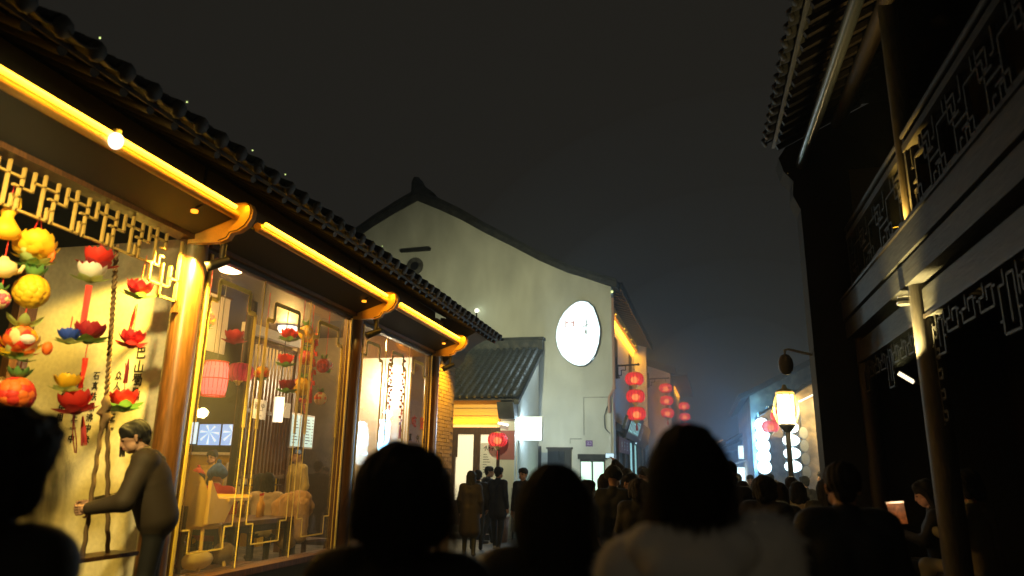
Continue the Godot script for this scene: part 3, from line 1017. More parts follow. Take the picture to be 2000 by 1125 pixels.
	obj("back_wall", bx(-10.5, 0.0, -13.0, -10.4, 4.9, -0.8), M.timber, t)
	obj("near_wall", bx(-10.4, 0.0, -0.9, X, 4.4, -0.8), M.timber, t)
	obj("north_gable", prism(mb(), [Vector2(-11.8, 0), Vector2(-4.86, 0), Vector2(-4.86, 4.55), Vector2(-7.9, 6.05), Vector2(-11.8, 4.2)], -13.01, -12.8), M.plaster, t)
	# white writing panel that closes the open bay
	var pn: MeshInstance3D = obj("writing_panel", bx(-6.16, 0.28, -5.55, -4.56, 3.69, -5.45), M.panel_white, t)
	var w := mb()
	var z := -5.447
	var R := Vector3.RIGHT
	var yy := 2.61
	for g in ["ba", "shan", "shu", "ding"]:
		strokes(w, GL[g], Vector3(-4.885, yy, z), R, Vector3.UP, 0.115, 0.012)
		yy -= 0.125
	var cols := [[-5.09, "zhong4 ren wei zheng zheng yi".split(" ")], [-5.335, "shi zhen tie ding fei zhong yang".split(" ")], [-5.5, "ba shu ren wei zheng yi zhong".split(" ")], [-5.665, "fei shan tie zhong wei ren".split(" ")]]
	for c in cols:
		yy = 2.405
		for g in c[1]:
			strokes(w, GL[g], Vector3(c[0], yy, z), R, Vector3.UP, 0.075, 0.009)
			yy -= 0.095
	obj("calligraphy", w, M.ink, pn)
	obj("bay_wall", bx(-10.4, 0.28, -5.55, -6.4, 4.1, -5.46), M.black_timber, t)
	obj("bay_header", bx(-6.4, 3.69, -5.53, X, 4.1, -5.47), M.black_timber, t)
	obj("bay_back_wall", bx(-7.6, 0.28, -5.46, -7.5, 4.1, -0.9), M.black_timber, t)
	obj("door_post", bx(-6.42, 0.28, -5.5, -6.33, 3.69, -5.4), M.timber, t)
	# lamps of the front
	spot("panel_spot", Vector3(-4.06, 3.5, -5.0), Vector3(-5.15, 2.1, -5.45), Color(1.0, 0.82, 0.34), 26.0, 42, 0.035, 0.3, t)
	spot("column_spot", Vector3(-4.02, 3.38, -5.05), Vector3(-4.29, 3.26, -5.3), Color(1.0, 0.80, 0.38), 0.09, 13, 0.02, 0.9, t)
	spot("column_spot", Vector3(-4.02, 3.38, -8.34), Vector3(-4.29, 3.22, -8.59), Color(1.0, 0.80, 0.38), 0.09, 13, 0.02, 0.9, t)
	spot("pier_spot", Vector3(-3.82, 3.72, -12.15), Vector3(-4.6, 2.3, -12.35), Color(1.0, 0.72, 0.12), 13.0, 44, 0.05, 0.8, t)

const GL := {
	"ba": "2,9 8,9 8,6 2,6;2,9 2,1 8.5,1 9,2.5;5,9 5,6", "shan": "5,9.5 5,1;1.5,6 1.5,1 8.5,1 8.5,6",
	"shu": "2,9.5 8,9.5 8,7.5 2,7.5 2,9.5;4,9.5 4,7.5;6,9.5 6,7.5;3.5,7.5 1,4.5;2.5,6.3 9,6.3 9,1 8,.5;3.5,5 7,5 7,3.5 3.5,3.5 3.5,5;5.2,6 5.2,1.5;3,1.5 7.5,1.8",
	"ding": "3,9.5 7,9.5 7,5.5 3,5.5 3,9.5;3,8.2 7,8.2;3,6.9 7,6.9;1.2,7 1.2,4 4,4;4,5 4,0;1,2.5 4,2.5;8.8,7 8.8,4 6,4;6,5 6,0;6,2.5 9,2.5 9,0.3",
	"shi": "1,9 9,9;5,9 1,4;3,5 8,5 8,1 3,1 3,5", "zhen": "1.5,8.7 8.5,8.7;5,10 5,8;3,7.7 7,7.7 7,3.5 3,3.5 3,7.7;3,6.3 7,6.3;3,5 7,5;.8,2.6 9.2,2.6;3.5,2.2 1.5,.3;6.5,2.2 8.5,.3",
	"tie": "3,9.5 1,7;1.8,8 4.2,8;1.2,6 4.2,6;1,4 4.2,4;2.7,8 2.7,1 4.2,2;5.5,9 5,7;5,7.5 9,7.5;4.7,4.8 9.5,4.8;7,9.8 7,5 4.8,.5;7,4.8 9.5,.5",
	"fei": "1,9 2.2,8;.5,6.3 1.8,5.3;.8,1 2.2,3.5;3.5,8 8.5,8 8.5,6.2 3.6,6.2 3.4,4.2 9,4.2 8.8,2;5.2,9.5 5,4 3.5,.5;7,9.5 7,.3",
	"zhong": "1.5,7.5 8.5,7.5 8.5,4 1.5,4 1.5,7.5;5,9.8 5,.2", "yang": "2,7.5 8,7.5 8,5;2,7.5 2,5;.7,5 9.3,5;5,9.5 5,5 1,.5;5,5 9,.5",
	"zhong4": "5,9.8 2,6.5;5,9.8 8,6.5;3,5.5 .8,.5;2.6,3.8 4.6,.8;7,5.5 5,.5;6.6,3.8 9.3,.5", "ren": "5,9.5 4.5,5 1,.5;4.8,5.5 9.2,.5", "yi": "1,5 9,5",
	"zheng": "1.5,9 8.5,9;5,9 5,1;5,5.3 8,5.3;2.5,6 2.5,1;.8,1 9.2,1", "wei": "1.5,9.3 8.5,9.3 8.5,.7 1.5,.7 1.5,9.3;3,7 7,7;3,5 7,5;5,8 5,2;3,3 7,3 7,2",
	"chi": "1,7.5 3.5,7.5 3.5,3 1,3 1,7.5;5.5,9.5 4.3,6.8;5.2,8 9.3,8;5,5.5 8.5,5.5 5,1.5 9,1.2 9.3,2.5",
	"huo": "3,9.8 1,7;2,8.2 2,5.8;8,9.3 5,7.4;5.2,9.8 5.2,6.3 8.8,6.3 8.9,7.2;2.8,5 7.5,5 7.5,2;2.8,5 2.8,2;5.2,4 4.5,2 1.5,.2;5.8,1.8 8.5,.2"}

func white_house() -> void:
	var t := thing("white_house", "tall white plastered house with curved tiled gable and golden lit eave", "house", Vector3(-2.3, 0, -21.5), deg_to_rad(-1.6))
	var half := [Vector2(6.68, 7.28), Vector2(5.33, 7.82), Vector2(4.4, 8.28), Vector2(3.46, 8.84), Vector2(2.5, 9.38), Vector2(1.63, 9.92), Vector2(0.8, 10.36), Vector2(0, 10.74)]
	var poly := [Vector2(0, 0)]
	for p in half:
		poly.append(Vector2(-6.68 + p.x, p.y))
	var rev := half.duplicate()
	rev.reverse()
	for p in rev.slice(1):
		poly.append(Vector2(-6.68 - p.x, p.y))
	poly.append(Vector2(-13.36, 0))
	# the gable is a thick wall whose window openings are recesses built round
	obj("gable_wall", prism(mb(), poly, -0.5, 0.0), M.plaster, t)
	# tiled coping that follows the gable
	for side in [1, -1]:
		for i in 7:
			var a: Vector2 = half[i]
			var b: Vector2 = half[i + 1]
			var th0 := 0.22 + 0.18 * i / 7.0
			var th1 := 0.22 + 0.18 * (i + 1) / 7.0
			var ax: float = -6.68 + side * (a.x + (0.18 if i == 0 else 0.0))
			var bxx: float = -6.68 + side * b.x
			obj("gable_coping", prism(mb(), [Vector2(ax, a.y - 0.02), Vector2(bxx, b.y - 0.02), Vector2(bxx, b.y + th1 * 0.62), Vector2(ax, a.y + th0 * 0.62)], -0.5, 0.055), M.tile, t)
			obj("coping_tiles", prism(mb(), [Vector2(ax, a.y + th0 * 0.62), Vector2(bxx, b.y + th1 * 0.62), Vector2(bxx, b.y + th1), Vector2(ax, a.y + th0)], -0.6, 0.13), M.tile_dark, t)
	obj("ridge_end", prism(mb(), [Vector2(-6.9, 11.05), Vector2(-6.9, 11.42), Vector2(-6.82, 11.6), Vector2(-6.66, 11.58), Vector2(-6.6, 11.44), Vector2(-6.42, 11.22), Vector2(-6.1, 10.98), Vector2(-6.3, 10.9), Vector2(-6.68, 11.1)], -0.35, 0.1), M.tile_dark, t)
	obj("ridge", bx(-6.85, 10.9, -11.6, -6.5, 11.3, -0.35), M.tile_dark, t)
	# body: recessed side wall between two end piers
	obj("side_wall", bx(-0.85, 0, -11.5, -0.55, 7.62, -0.5), M.plaster_white, t)
	obj("far_pier", bx(-0.85, 0, -12.0, 0.0, 7.5, -11.5), M.plaster_white, t)
	obj("far_gable", prism(mb(), poly, -12.0, -11.51), M.plaster, t)
	var roof := mb()
	for side in [1, -1]:
		for i in 7:
			var a: Vector2 = half[i] + Vector2(0.26 if i == 0 else 0.0, 0.16 if i == 0 else 0.24)
			var b: Vector2 = half[i + 1] + Vector2(0, 0.24)
			prism(roof, [Vector2(-6.68 + side * a.x, a.y), Vector2(-6.68 + side * b.x, b.y), Vector2(-6.68 + side * b.x, b.y + 0.1), Vector2(-6.68 + side * a.x, a.y + 0.1)], -12.0, -0.6)
	obj("roof", roof, M.tile_dark, t)
	obj("eave_soffit", prism(mb(), [Vector2(-0.7, 7.62), Vector2(0.22, 7.34), Vector2(0.22, 7.37), Vector2(-0.7, 7.65)], -11.9, -0.5), M.dark_timber, t)
	for i in 26:
		obj("rafter", bar(mb(), Vector3(-0.62, 7.57, -0.7 - 0.43 * i), Vector3(0.2, 7.32, -0.7 - 0.43 * i), 0.06, 0.05), M.dark_timber, t)
	obj("fascia", bx(0.22, 7.28, -12.0, 0.26, 7.46, -0.4), M.grey_timber, t)
	for i in 44:
		obj("tile_end", lathe(mb(true), [Vector2(0, 0), Vector2(0.06, 0), Vector2(0.06, 0.04), Vector2(0, 0.04)], 8, Vector3(0.25, 7.5, -0.55 - 0.26 * i), Basis(Vector3(0, 1, 0), Vector3(1, 0, 0), Vector3(0, 0, -1))), M.tile, t)
	var eb: MeshInstance3D = obj("eave_beam", bx(-0.55, 7.16, -11.5, -0.36, 7.42, -0.5), M.gold_wood, t)
	obj("light_strip", bx(-0.53, 7.13, -11.4, -0.49, 7.157, -0.6), M.led_core, eb)
	area("eave_strip_light", Vector3(-0.47, 7.12, -6.0), Vector3(-0.62, 6.3, -6.0), 10.6, 0.03, Color(1.0, 0.68, 0.10), 26.0, t)
	for i in [3.6, 6.2, 6.9, 8.6, 10.1]:
		obj("eave_bulb", ball(mb(true), Vector3(-0.33, 7.2, -i), Vector3.ONE * 0.02, 8), M.led_core, eb)
	obj("corner_lamp", ball(mb(true), Vector3(0.03, 7.12, 0.0), Vector3.ONE * 0.04, 8), M.pale_led, t)
	# windows of the side wall
	for z in [[-4.9, 5.2, 6.6], [-9.7, 5.0, 6.7]]:
		var w: MeshInstance3D = obj("window", bx(-0.56, z[1], z[0] - 0.45, -0.52, z[2], z[0] + 0.45), M.dark_timber, t)
		obj("sill", bx(-0.55, z[1] - 0.06, z[0] - 0.52, -0.45, z[1], z[0] + 0.52), M.stone, w)
		for k in 3:
			obj("mullion", bx(-0.519, z[1] + 0.03, z[0] - 0.3 + 0.3 * k - 0.02, -0.5, z[2] - 0.03, z[0] - 0.3 + 0.3 * k + 0.02), M.black_timber, w)
	# gable details
	obj("eyebrow_moulding", prism(mb(), [Vector2(-7.17, 8.86), Vector2(-6.1, 8.86), Vector2(-6.08, 8.96), Vector2(-6.14, 8.99), Vector2(-7.14, 8.97), Vector2(-7.2, 8.93)], 0.002, 0.1), M.tile_dark, t)
	var v: MeshInstance3D = obj("round_vent", tube(mb(true), [Vector3(-6.63, 8.35, 0.002), Vector3(-6.63, 8.35, 0.05)], 0.3, 24), M.stone, t)
	obj("vent_hole", tube(mb(true), [Vector3(-6.63, 8.35, 0.051), Vector3(-6.63, 8.35, 0.055)], 0.15, 20), M.black_iron, v)
	var lw: MeshInstance3D = obj("lit_window", bx(-1.0, 0.95, 0.003, -0.27, 2.06, 0.03), M.dark_timber, t)
	for k in 2:
		obj("pane", bx(-0.97 + 0.36 * k, 0.98, 0.032, -0.66 + 0.36 * k, 1.98, 0.036), M.green_window, lw)
	obj("window_hood", bx(-1.06, 2.06, 0.003, -0.2, 2.2, 0.09), M.tile, lw)
	area("window_light", Vector3(-0.63, 1.5, 0.06), Vector3(-0.63, 1.4, 2), 0.7, 1.0, Color(0.8, 1, 0.88), 1.8, t)
	var dw: MeshInstance3D = obj("shuttered_window", bx(-1.98, 0.7, 0.003, -1.26, 2.34, 0.05), M.dark_timber, t)
	for k in 4:
		obj("board", bx(-1.95 + 0.168 * k, 0.74, 0.052, -1.80 + 0.168 * k, 2.28, 0.066), M.black_timber, dw)
	obj("window_hood", bx(-2.02, 2.34, 0.003, -1.22, 2.39, 0.08), M.dark_timber, dw)
	obj("door_recess", bx(-2.6, 0, 0.003, -2.18, 2.42, 0.04), M.dark_timber, t)
	# pipes and cables
	var pipe: MeshInstance3D = obj("drain_pipe", tube(mb(true), [Vector3(0.05, 6.9, 0.06), Vector3(0.05, 4.15, 0.06), Vector3(-0.02, 3.98, 0.08), Vector3(-0.1, 3.86, 0.09), Vector3(-0.1, 3.4, 0.09)], 0.045, 10), M.copper_pipe, t)
	obj("pipe_joint", tube(mb(true), [Vector3(0.05, 4.2, 0.06), Vector3(0.05, 4.1, 0.06)], 0.06, 10), M.copper_pipe, pipe)
	obj("corner_post", bx(-0.13, 0, 0.003, -0.06, 3.35, 0.05), M.plaster_white, t)
	obj("wall_cable", tube(mb(true), [Vector3(-0.88, 2.75, 0.01), Vector3(-0.88, 3.87, 0.01), Vector3(-0.12, 3.87, 0.012)], 0.008, 5), M.cable, t)
	obj("wall_cable", tube(mb(true), [Vector3(-1.3, 2.5, 0.01), Vector3(-1.3, 2.64, 0.01), Vector3(-0.95, 2.64, 0.01)], 0.008, 5), M.cable, t)
	obj("wall_cable", tube(mb(true), [Vector3(-0.16, 3.6, 0.03), Vector3(-0.26, 3.3, 0.05), Vector3(-0.24, 2.95, 0.06), Vector3(-0.1, 2.8, 0.07)], 0.014, 6), M.cable, t)
	# shop front between the piers
	obj("shop_beam", bx(-0.55, 2.95, -11.5, -0.02, 3.2, -0.5), M.grey_timber, t)
	for i in 8:
		obj("shop_post", bx(-0.3, 0, -0.62 - 1.5 * i, -0.12, 2.95, -0.8 - 1.5 * i), M.timber, t)
	for i in 7:
		var g: MeshInstance3D = obj("shop_window", bx(-0.24, 0.5, -2.1 - 1.5 * i, -0.2, 2.9, -0.84 - 1.5 * i), M.dark_timber, t)
		obj("pane", bx(-0.198, 0.6, -2.0 - 1.5 * i, -0.194, 2.8, -0.95 - 1.5 * i), M.menu_lit if i in [3, 4] else M.grey_timber, g)
	# tag plate
	var pl := obj("number_plate", bx(0, 0, 0, 0.21, 0.18, 0.012), mat("purple", lin(0.13, 0.05, 0.22), 0.5), self, t.transform * Vector3(-0.83, 2.42, 0.003), t.basis)
	tag(pl, "small purple enamel number plate on white gable above the lit window", "plate")
	var ps := mb()
	strokes(ps, "1,8 4,8 4,5 1,5;6,8 9,8 9,5;1,3 9,3", Vector3(0.105, 0.09, 0.014), Vector3.RIGHT, Vector3.UP, 0.15, 0.012)
	obj("plate_lettering", ps, M.petal_lilac, pl)

func annex() -> void:
	var t := thing("annex", "low tiled lean-to shop with yellow lit board and bright paper windows", "shop", Vector3(0, 0, 0))
	var zf := -18.6
	obj("side_wall", prism(mb(), [Vector2(18.75, 0), Vector2(21.44, 0), Vector2(21.44, 5.2), Vector2(18.75, 3.5)], -4.72, -4.552, Vector3.ZERO, Basis(Vector3(0, 0, -1), Vector3.UP, Vector3(1, 0, 0))), M.plaster_white, t)
	obj("side_coping", prism(mb(), [Vector2(18.3, 3.36), Vector2(21.44, 5.22), Vector2(21.44, 5.34), Vector2(18.3, 3.48)], -4.56, -4.42, Vector3.ZERO, Basis(Vector3(0, 0, -1), Vector3.UP, Vector3(1, 0, 0))), M.tile, t)
	tiled_slope(t, Vector3(-7.35, 3.56, -18.28), Vector3(0, -0.505, 0.863), Vector3.RIGHT, 14, 0.205, 3.55, 0.15, 21, ["dimmed_tile", "dimmed_tile", "tile_dark"])
	obj("roof_boards", prism(mb(), [Vector2(18.32, 3.48), Vector2(21.44, 5.31), Vector2(21.44, 5.35), Vector2(18.32, 3.52)], -7.4, -4.5, Vector3.ZERO, Basis(Vector3(0, 0, -1), Vector3.UP, Vector3(1, 0, 0))), M.dark_timber, t)
	var rg: MeshInstance3D = obj("ridge", bx(-7.4, 5.3, -21.45, -4.4, 5.62, -21.2), M.tile, t)
	obj("ridge_cap", bx(-7.4, 5.62, -21.46, -4.36, 5.7, -21.15), M.tile_dark, rg)
	for i in 9:
		obj("ridge_tile", prism(mb(), [Vector2(0, 0), Vector2(0.27, 0), Vector2(0.2, 0.16), Vector2(0.07, 0.16)], 0, 0.03, Vector3(-7.3 + 0.32 * i, 5.38, -21.2)), M.tile_light, rg)
	obj("corner_pier", bx(-4.97, 0, zf - 0.12, -4.57, 3.4, zf + 0.05), M.plaster, t)
	obj("pier_head", prism(mb(), [Vector2(-18.4, 3.0), Vector2(-18.3, 3.2), Vector2(-18.18, 3.42), Vector2(-18.8, 3.42), Vector2(-18.8, 3.0)], 4.55, 4.99, Vector3.ZERO, Basis(Vector3(0, 0, 1), Vector3.UP, Vector3(-1, 0, 0))), M.tile, t)
	obj("red_band", bx(-4.968, 1.95, zf + 0.051, -4.572, 2.7, zf + 0.056), mat("faded_red", lin(0.26, 0.10, 0.10), 0.8), t)
	# board over the front, washed yellow from a strip below it
	var fb: MeshInstance3D = obj("front_board", bx(-6.95, 2.9, zf - 0.1, -5.0, 3.5, zf - 0.02), M.gold_wood, t)
	for k in 2:
		obj("plank_line", bx(-6.95, 3.08 + 0.2 * k, zf - 0.019, -5.0, 3.09 + 0.2 * k, zf - 0.012), M.timber, fb)
	obj("light_strip", bx(-6.95, 2.79, zf + 0.0, -5.02, 2.825, zf + 0.03), M.led, fb)
	area("board_light", Vector3(-5.95, 2.84, zf + 0.12), Vector3(-5.95, 3.35, zf - 0.02), 1.8, 0.04, Color(1.0, 0.74, 0.16), 1.8, t)
	obj("lintel", bx(-6.95, 2.6, zf - 0.1, -4.98, 2.78, zf), M.timber, t)
	for x in [-6.3, -5.62, -5.0]:
		obj("post", bx(x - 0.09 if x < -5.1 else x - 0.07, 0.28, zf - 0.1, x + 0.09 if x < -5.1 else x + 0.06, 2.6, zf + 0.02), M.timber, t)
	for x in [[-6.21, -5.71], [-5.53, -5.07], [-6.95, -6.39]]:
		obj("paper_window", bx(x[0], 0.9, zf - 0.09, x[1], 2.6, zf - 0.06), M.warm_window, t)
		obj("lower_panel", bx(x[0], 0.28, zf - 0.1, x[1], 0.9, zf - 0.03), M.timber, t)
	area("window_glow", Vector3(-5.8, 1.8, zf + 0.08), Vector3(-5.8, 1.4, zf + 3), 1.4, 1.5, Color(1.0, 0.9, 0.68), 2.2, t)
	obj("hanging_frame", bx(-6.2, 2.0, zf + 0.03, -6.14, 2.6, zf + 0.05), M.timber, t)
	obj("step", bx(-6.9, 0.0, zf + 0.02, -5.0, 0.13, zf + 0.75), M.stone, t)
	obj("step", bx(-6.9, 0.0, zf - 0.1, -5.0, 0.28, zf + 0.4), M.stone, t)
	obj("shop_body", bx(-7.4, 0, -21.44, -4.73, 3.3, -18.72), M.plaster, t)
	# poster with a price list
	var po := obj("price_list", bx(0, 0, 0, 0.44, 0.92, 0.01), M.paper, self, Vector3(-5.52, 1.46, zf - 0.045))
	tag(po, "white paper price list pasted between the posts of the tiled shop", "poster")
	var ps := mb()
	strokes(ps, "1,5 3,8 2,2;3,6 4,3;5,5 6,7 6,2;7,4 9,6 8,2", Vector3(0.22, 0.78, 0.012), Vector3.RIGHT, Vector3.UP * 0.6, 0.32, 0.018)
	for i in 8:
		strokes(ps, "1,5 %d,5" % (4 + (i * 5) % 4), Vector3(0.2, 0.62 - 0.065 * i, 0.012), Vector3.RIGHT, Vector3.UP, 0.3, 0.014)
	obj("list_lettering", ps, M.ink, po)
	# square light box sign
	var lb := thing("light_box", "blank glowing square light box sign jutting from the corner of tiled shop", "sign", Vector3(-4.26, 2.77, -18.9))
	obj("box_case", bx(-0.36, -0.32, -0.08, 0.36, 0.32, 0.055), M.steel, lb)
	obj("sign_face", bx(-0.345, -0.305, 0.056, 0.345, 0.305, 0.062), M.cool_sign, lb)
	area("sign_light", Vector3(0, 0, 0.08), Vector3(0, -0.3, 3), 0.68, 0.6, Color(0.8, 0.93, 1.0), 4.5, lb)
	area("sign_back_light", Vector3(0, 0, -0.1), Vector3(0.0, 0, -3), 0.68, 0.6, Color(0.8, 0.93, 1.0), 3.2, lb)
	# small lamp over the lantern
	var sl := thing("floodlight", "small white floodlight on bracket above the red lantern at the shop corner", "lamp", Vector3(-4.86, 2.86, -18.42))
	obj("lamp_body", box(mb(), Vector3.ZERO, Vector3(0.26, 0.06, 0.14), Basis(Vector3(0, 0, 1), -0.2)), M.white_lamp, sl)
	obj("lamp_arm", bar(mb(), Vector3(-0.05, 0, -0.05), Vector3(-0.05, 0.06, -0.2), 0.03, 0.03), M.iron, sl)
	# lamp at the end of the restaurant roof that washes the white gable
	var fl := thing("roof_floodlight", "bright round floodlight at the far end of the restaurant roof", "lamp", Vector3(-4.17, 4.79, -13.5))
	obj("lamp_bulb", ball(mb(true), Vector3.ZERO, Vector3.ONE * 0.045, 10), M.white_lamp, fl)
	obj("lamp_stem", tube(mb(true), [Vector3(0, -0.04, 0), Vector3(0.02, -0.4, 0.05)], 0.015, 8), M.iron, fl)
	spot("gable_light", Vector3(0.0, 0.06, -0.14), Vector3(-1.5, 0.0, -8.0), Color(1.0, 0.99, 0.76), 35.0, 47, 0.04, 1.0, fl)

func second_house() -> void:
	var t := thing("white_gable_house", "second white house beyond the first with dark coping and lit soffit", "house", Vector3(-0.97, 0, -34.2), deg_to_rad(-1.6))
	obj("gable_wall", prism(mb(), [Vector2(0, 0), Vector2(0, 6.3), Vector2(-1.2, 6.75), Vector2(-3.5, 8.2), Vector2(-5.9, 6.75), Vector2(-7.0, 6.3), Vector2(-7.0, 0)], -9.0, 0), M.plaster_white, t)
	for seg in [[Vector2(0.25, 6.25), Vector2(-1.2, 6.72)], [Vector2(-1.2, 6.72), Vector2(-3.5, 8.2)], [Vector2(-3.5, 8.2), Vector2(-5.9, 6.72)]]:
		obj("gable_coping", prism(mb(), [seg[0], seg[1], seg[1] + Vector2(0, 0.34), seg[0] + Vector2(0, 0.34)], -9.1, 0.12), M.tile_dark, t)
	obj("eave_soffit", bx(0.0, 6.15, -9.0, 0.75, 6.24, -0.05), M.dark_timber, t)
	obj("fascia", bx(0.75, 6.1, -9.0, 0.8, 6.36, -0.05), M.grey_timber, t)
	obj("eave_lamp", bx(0.01, 6.02, -8.0, 0.05, 6.06, -3.0), M.led, t)
	area("eave_light", Vector3(0.08, 5.98, -5.5), Vector3(0.0, 5.4, -5.5), 5.0, 0.03, Color(1.0, 0.68, 0.1), 2.2, t)
	obj("lower_roof", prism(mb(), [Vector2(0.0, 3.6), Vector2(0.9, 3.15), Vector2(0.9, 3.22), Vector2(0.0, 3.7)], -8.5, -0.2), M.tile, t)
	obj("eave_spot", ball(mb(true), Vector3(0.3, 3.2, 0.05), Vector3(0.09, 0.05, 0.05), 8), M.led_core, t)
	omni("spot_glow", Vector3(0.3, 3.1, 0.12), Color(1, 0.7, 0.3), 0.5, 0.05, t)
	obj("shop_front", bx(0.02, 0.0, -8.5, 0.1, 2.9, -0.3), M.timber, t)

func balcony_house() -> void:
	var t := thing("balcony_house", "dark two-storey timber house with latticed balcony, pillars and tiled eave", "house")
	var X := 2.0
	for z in [-3.4, -6.75]:
		var p: MeshInstance3D = obj("column", tube(mb(true), [Vector3(X, 0.5, z), Vector3(X, 3.3, z)], 0.105, 20), M.old_timber, t)
		obj("stone_base", lathe(mb(true), [Vector2(0.0, 0), Vector2(0.15, 0), Vector2(0.18, 0.1), Vector2(0.15, 0.2), Vector2(0, 0.2)], 16, Vector3(X, 0.42, z)), M.stone, p)
		obj("upper_column", tube(mb(true), [Vector3(X + 0.02, 3.78, z), Vector3(X + 0.02, 6.1, z)], 0.085, 18), M.old_timber, t)
	obj("column", tube(mb(true), [Vector3(X + 0.05, 0.5, -9.3), Vector3(X + 0.05, 3.3, -9.3)], 0.1, 16), M.dark_timber, t)
	obj("platform", bx(1.75, 0, -9.35, 5.5, 0.42, -1.0), M.stone, t)
	# beams of the floor
	obj("lower_beam", bx(X - 0.03, 2.97, -9.35, X + 0.06, 3.21, -1.0), M.grey_timber, t)
	obj("lower_moulding", bx(X - 0.045, 2.955, -9.35, X - 0.03, 2.985, -1.0), M.dark_timber, t)
	obj("floor_beam", bx(X - 0.13, 3.27, -9.35, X + 0.1, 3.47, -1.0), M.grey_timber, t)
	obj("floor_edge", bx(X - 0.15, 3.50, -9.35, X + 0.1, 3.735, -1.0), M.grey_timber, t)
	obj("floor_lip", bx(X - 0.17, 3.735, -9.35, X + 0.1, 3.765, -1.0), M.dark_timber, t)
	obj("balcony_floor", bx(X + 0.1, 3.3, -9.35, 5.5, 3.74, -1.0), M.dark_timber, t)
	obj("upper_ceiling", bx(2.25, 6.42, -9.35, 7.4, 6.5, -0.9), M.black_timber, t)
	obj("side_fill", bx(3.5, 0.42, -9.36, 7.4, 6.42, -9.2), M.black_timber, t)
	# railing
	var zz := [-1.0, -3.4, -6.75, -9.35]
	for i in 3:
		var a: float = zz[i] - 0.09
		var b: float = zz[i + 1] + 0.09
		var r: MeshInstance3D = obj("balcony_railing", bx(X - 0.04, 4.50, b, X + 0.06, 4.57, a), M.grey_timber, t)
		obj("hand_rail", tube(mb(true), [Vector3(X - 0.02, 4.66, a), Vector3(X - 0.02, 4.66, b)], 0.03, 8), M.grey_timber, r)
		obj("bottom_rail", bx(X - 0.03, 3.79, b, X + 0.05, 3.84, a), M.grey_timber, r)
		obj("end_post", bx(X - 0.03, 3.765, a - 0.05, X + 0.05, 4.64, a), M.grey_timber, r)
		obj("end_post", bx(X - 0.03, 3.765, b, X + 0.05, 4.64, b + 0.05), M.grey_timber, r)
		var s := mb()
		var n := int((a - b) / 0.62)
		var u := (a - b - 0.1) / n
		for k in n:
			var z0 := a - 0.05 - u * k
			for line in [[[0.22, 0.2], [0.78, 0.2], [0.78, 0.8], [0.22, 0.8], [0.22, 0.2]], [[0.5, 0.8], [0.5, 1.0]], [[0.5, 0.0], [0.5, 0.2]], [[0.0, 0.5], [0.22, 0.5]], [[0.78, 0.5], [1.0, 0.5]], [[0.36, 1.0], [0.36, 0.62], [0.0, 0.62]], [[0.64, 0.0], [0.64, 0.38], [1.0, 0.38]], [[0.0, 0.3], [0.1, 0.3], [0.1, 0.0]], [[1.0, 0.72], [0.9, 0.72], [0.9, 1.0]], [[0.22, 0.66], [0.1, 0.66], [0.1, 0.88], [0.36, 0.88]], [[0.78, 0.34], [0.9, 0.34], [0.9, 0.12], [0.64, 0.12]]]:
				for e in line.size() - 1:
					var A := Vector3(X + 0.01, 3.84 + line[e][1] * 0.66, z0 - line[e][0] * u)
					var B := Vector3(X + 0.01, 3.84 + line[e + 1][1] * 0.66, z0 - line[e + 1][0] * u)
					bar(s, A, B, 0.03, 0.022, (B - A).cross(Vector3.RIGHT).normalized())
		obj("railing_lattice", s, M.grey_timber, r)
	# lattice hung under the lower beam, deeper in the middle of each bay
	for i in 3:
		var a: float = zz[i] - 0.11
		var b: float = zz[i + 1] + 0.11
		var s := mb()
		var n := 9
		var u := (a - b) / n
		for k in n:
			var deep: float = [0.34, 0.2, 0.2, 0.2, 0.42, 0.2, 0.2, 0.2, 0.34][k]
			var yb := 2.955 - deep
			for line in [[[0.0, 0.2], [0.0, deep]], [[0.15, 0.0], [0.85, 0.0]], [[0.15, 0.0], [0.15, deep - 0.05], [0.45, deep - 0.05], [0.45, 0.06]], [[0.85, 0.0], [0.85, deep - 0.1], [0.6, deep - 0.1], [0.6, deep]], [[0.85, 0.09], [1.0, 0.09]], [[0.0, 0.13], [0.15, 0.13]]]:
				for e in line.size() - 1:
					var A := Vector3(X + 0.01, yb + line[e][1], a - u * (k + line[e][0]))
					var B := Vector3(X + 0.01, yb + line[e + 1][1], a - u * (k + line[e + 1][0]))
					bar(s, A, B, 0.026, 0.018, (B - A).cross(Vector3.RIGHT).normalized())
		obj("hanging_lattice", s, M.grey_timber, t)
	# slender side lattice beside the lit column
	var sl := mb()
	for k in 5:
		var y := 2.9 - 0.17 * k
		for e in [[0, 0, 0, -0.17], [0, -0.06, 0.1, -0.06], [0.1, -0.06, 0.1, -0.13], [0, -0.13, 0.1, -0.13]]:
			bar(sl, Vector3(X + 0.012, y + e[1], -6.62 + e[0]), Vector3(X + 0.012, y + e[3], -6.62 + e[2]), 0.024, 0.016, Vector3.RIGHT)
	obj("side_lattice", sl, M.grey_timber, t)
	# walls behind
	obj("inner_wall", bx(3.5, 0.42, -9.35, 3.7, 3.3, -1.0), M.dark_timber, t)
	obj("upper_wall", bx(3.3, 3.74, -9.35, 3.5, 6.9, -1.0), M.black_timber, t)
	obj("near_end_wall", bx(1.9, 0, -1.0, 6.0, 6.0, -0.8), M.grey_brick, t)
	# end wall standing out past the front, stepping out under the eave
	var fin := [Vector2(1.5, 0), Vector2(7.5, 0), Vector2(7.5, 8.9), Vector2(1.36, 5.9), Vector2(1.26, 5.75), Vector2(1.31, 5.55), Vector2(1.42, 5.4), Vector2(1.4, 5.2), Vector2(1.48, 5.0)]
	obj("end_wall", prism(mb(), fin, -9.75, -9.36), M.dark_brick, t)
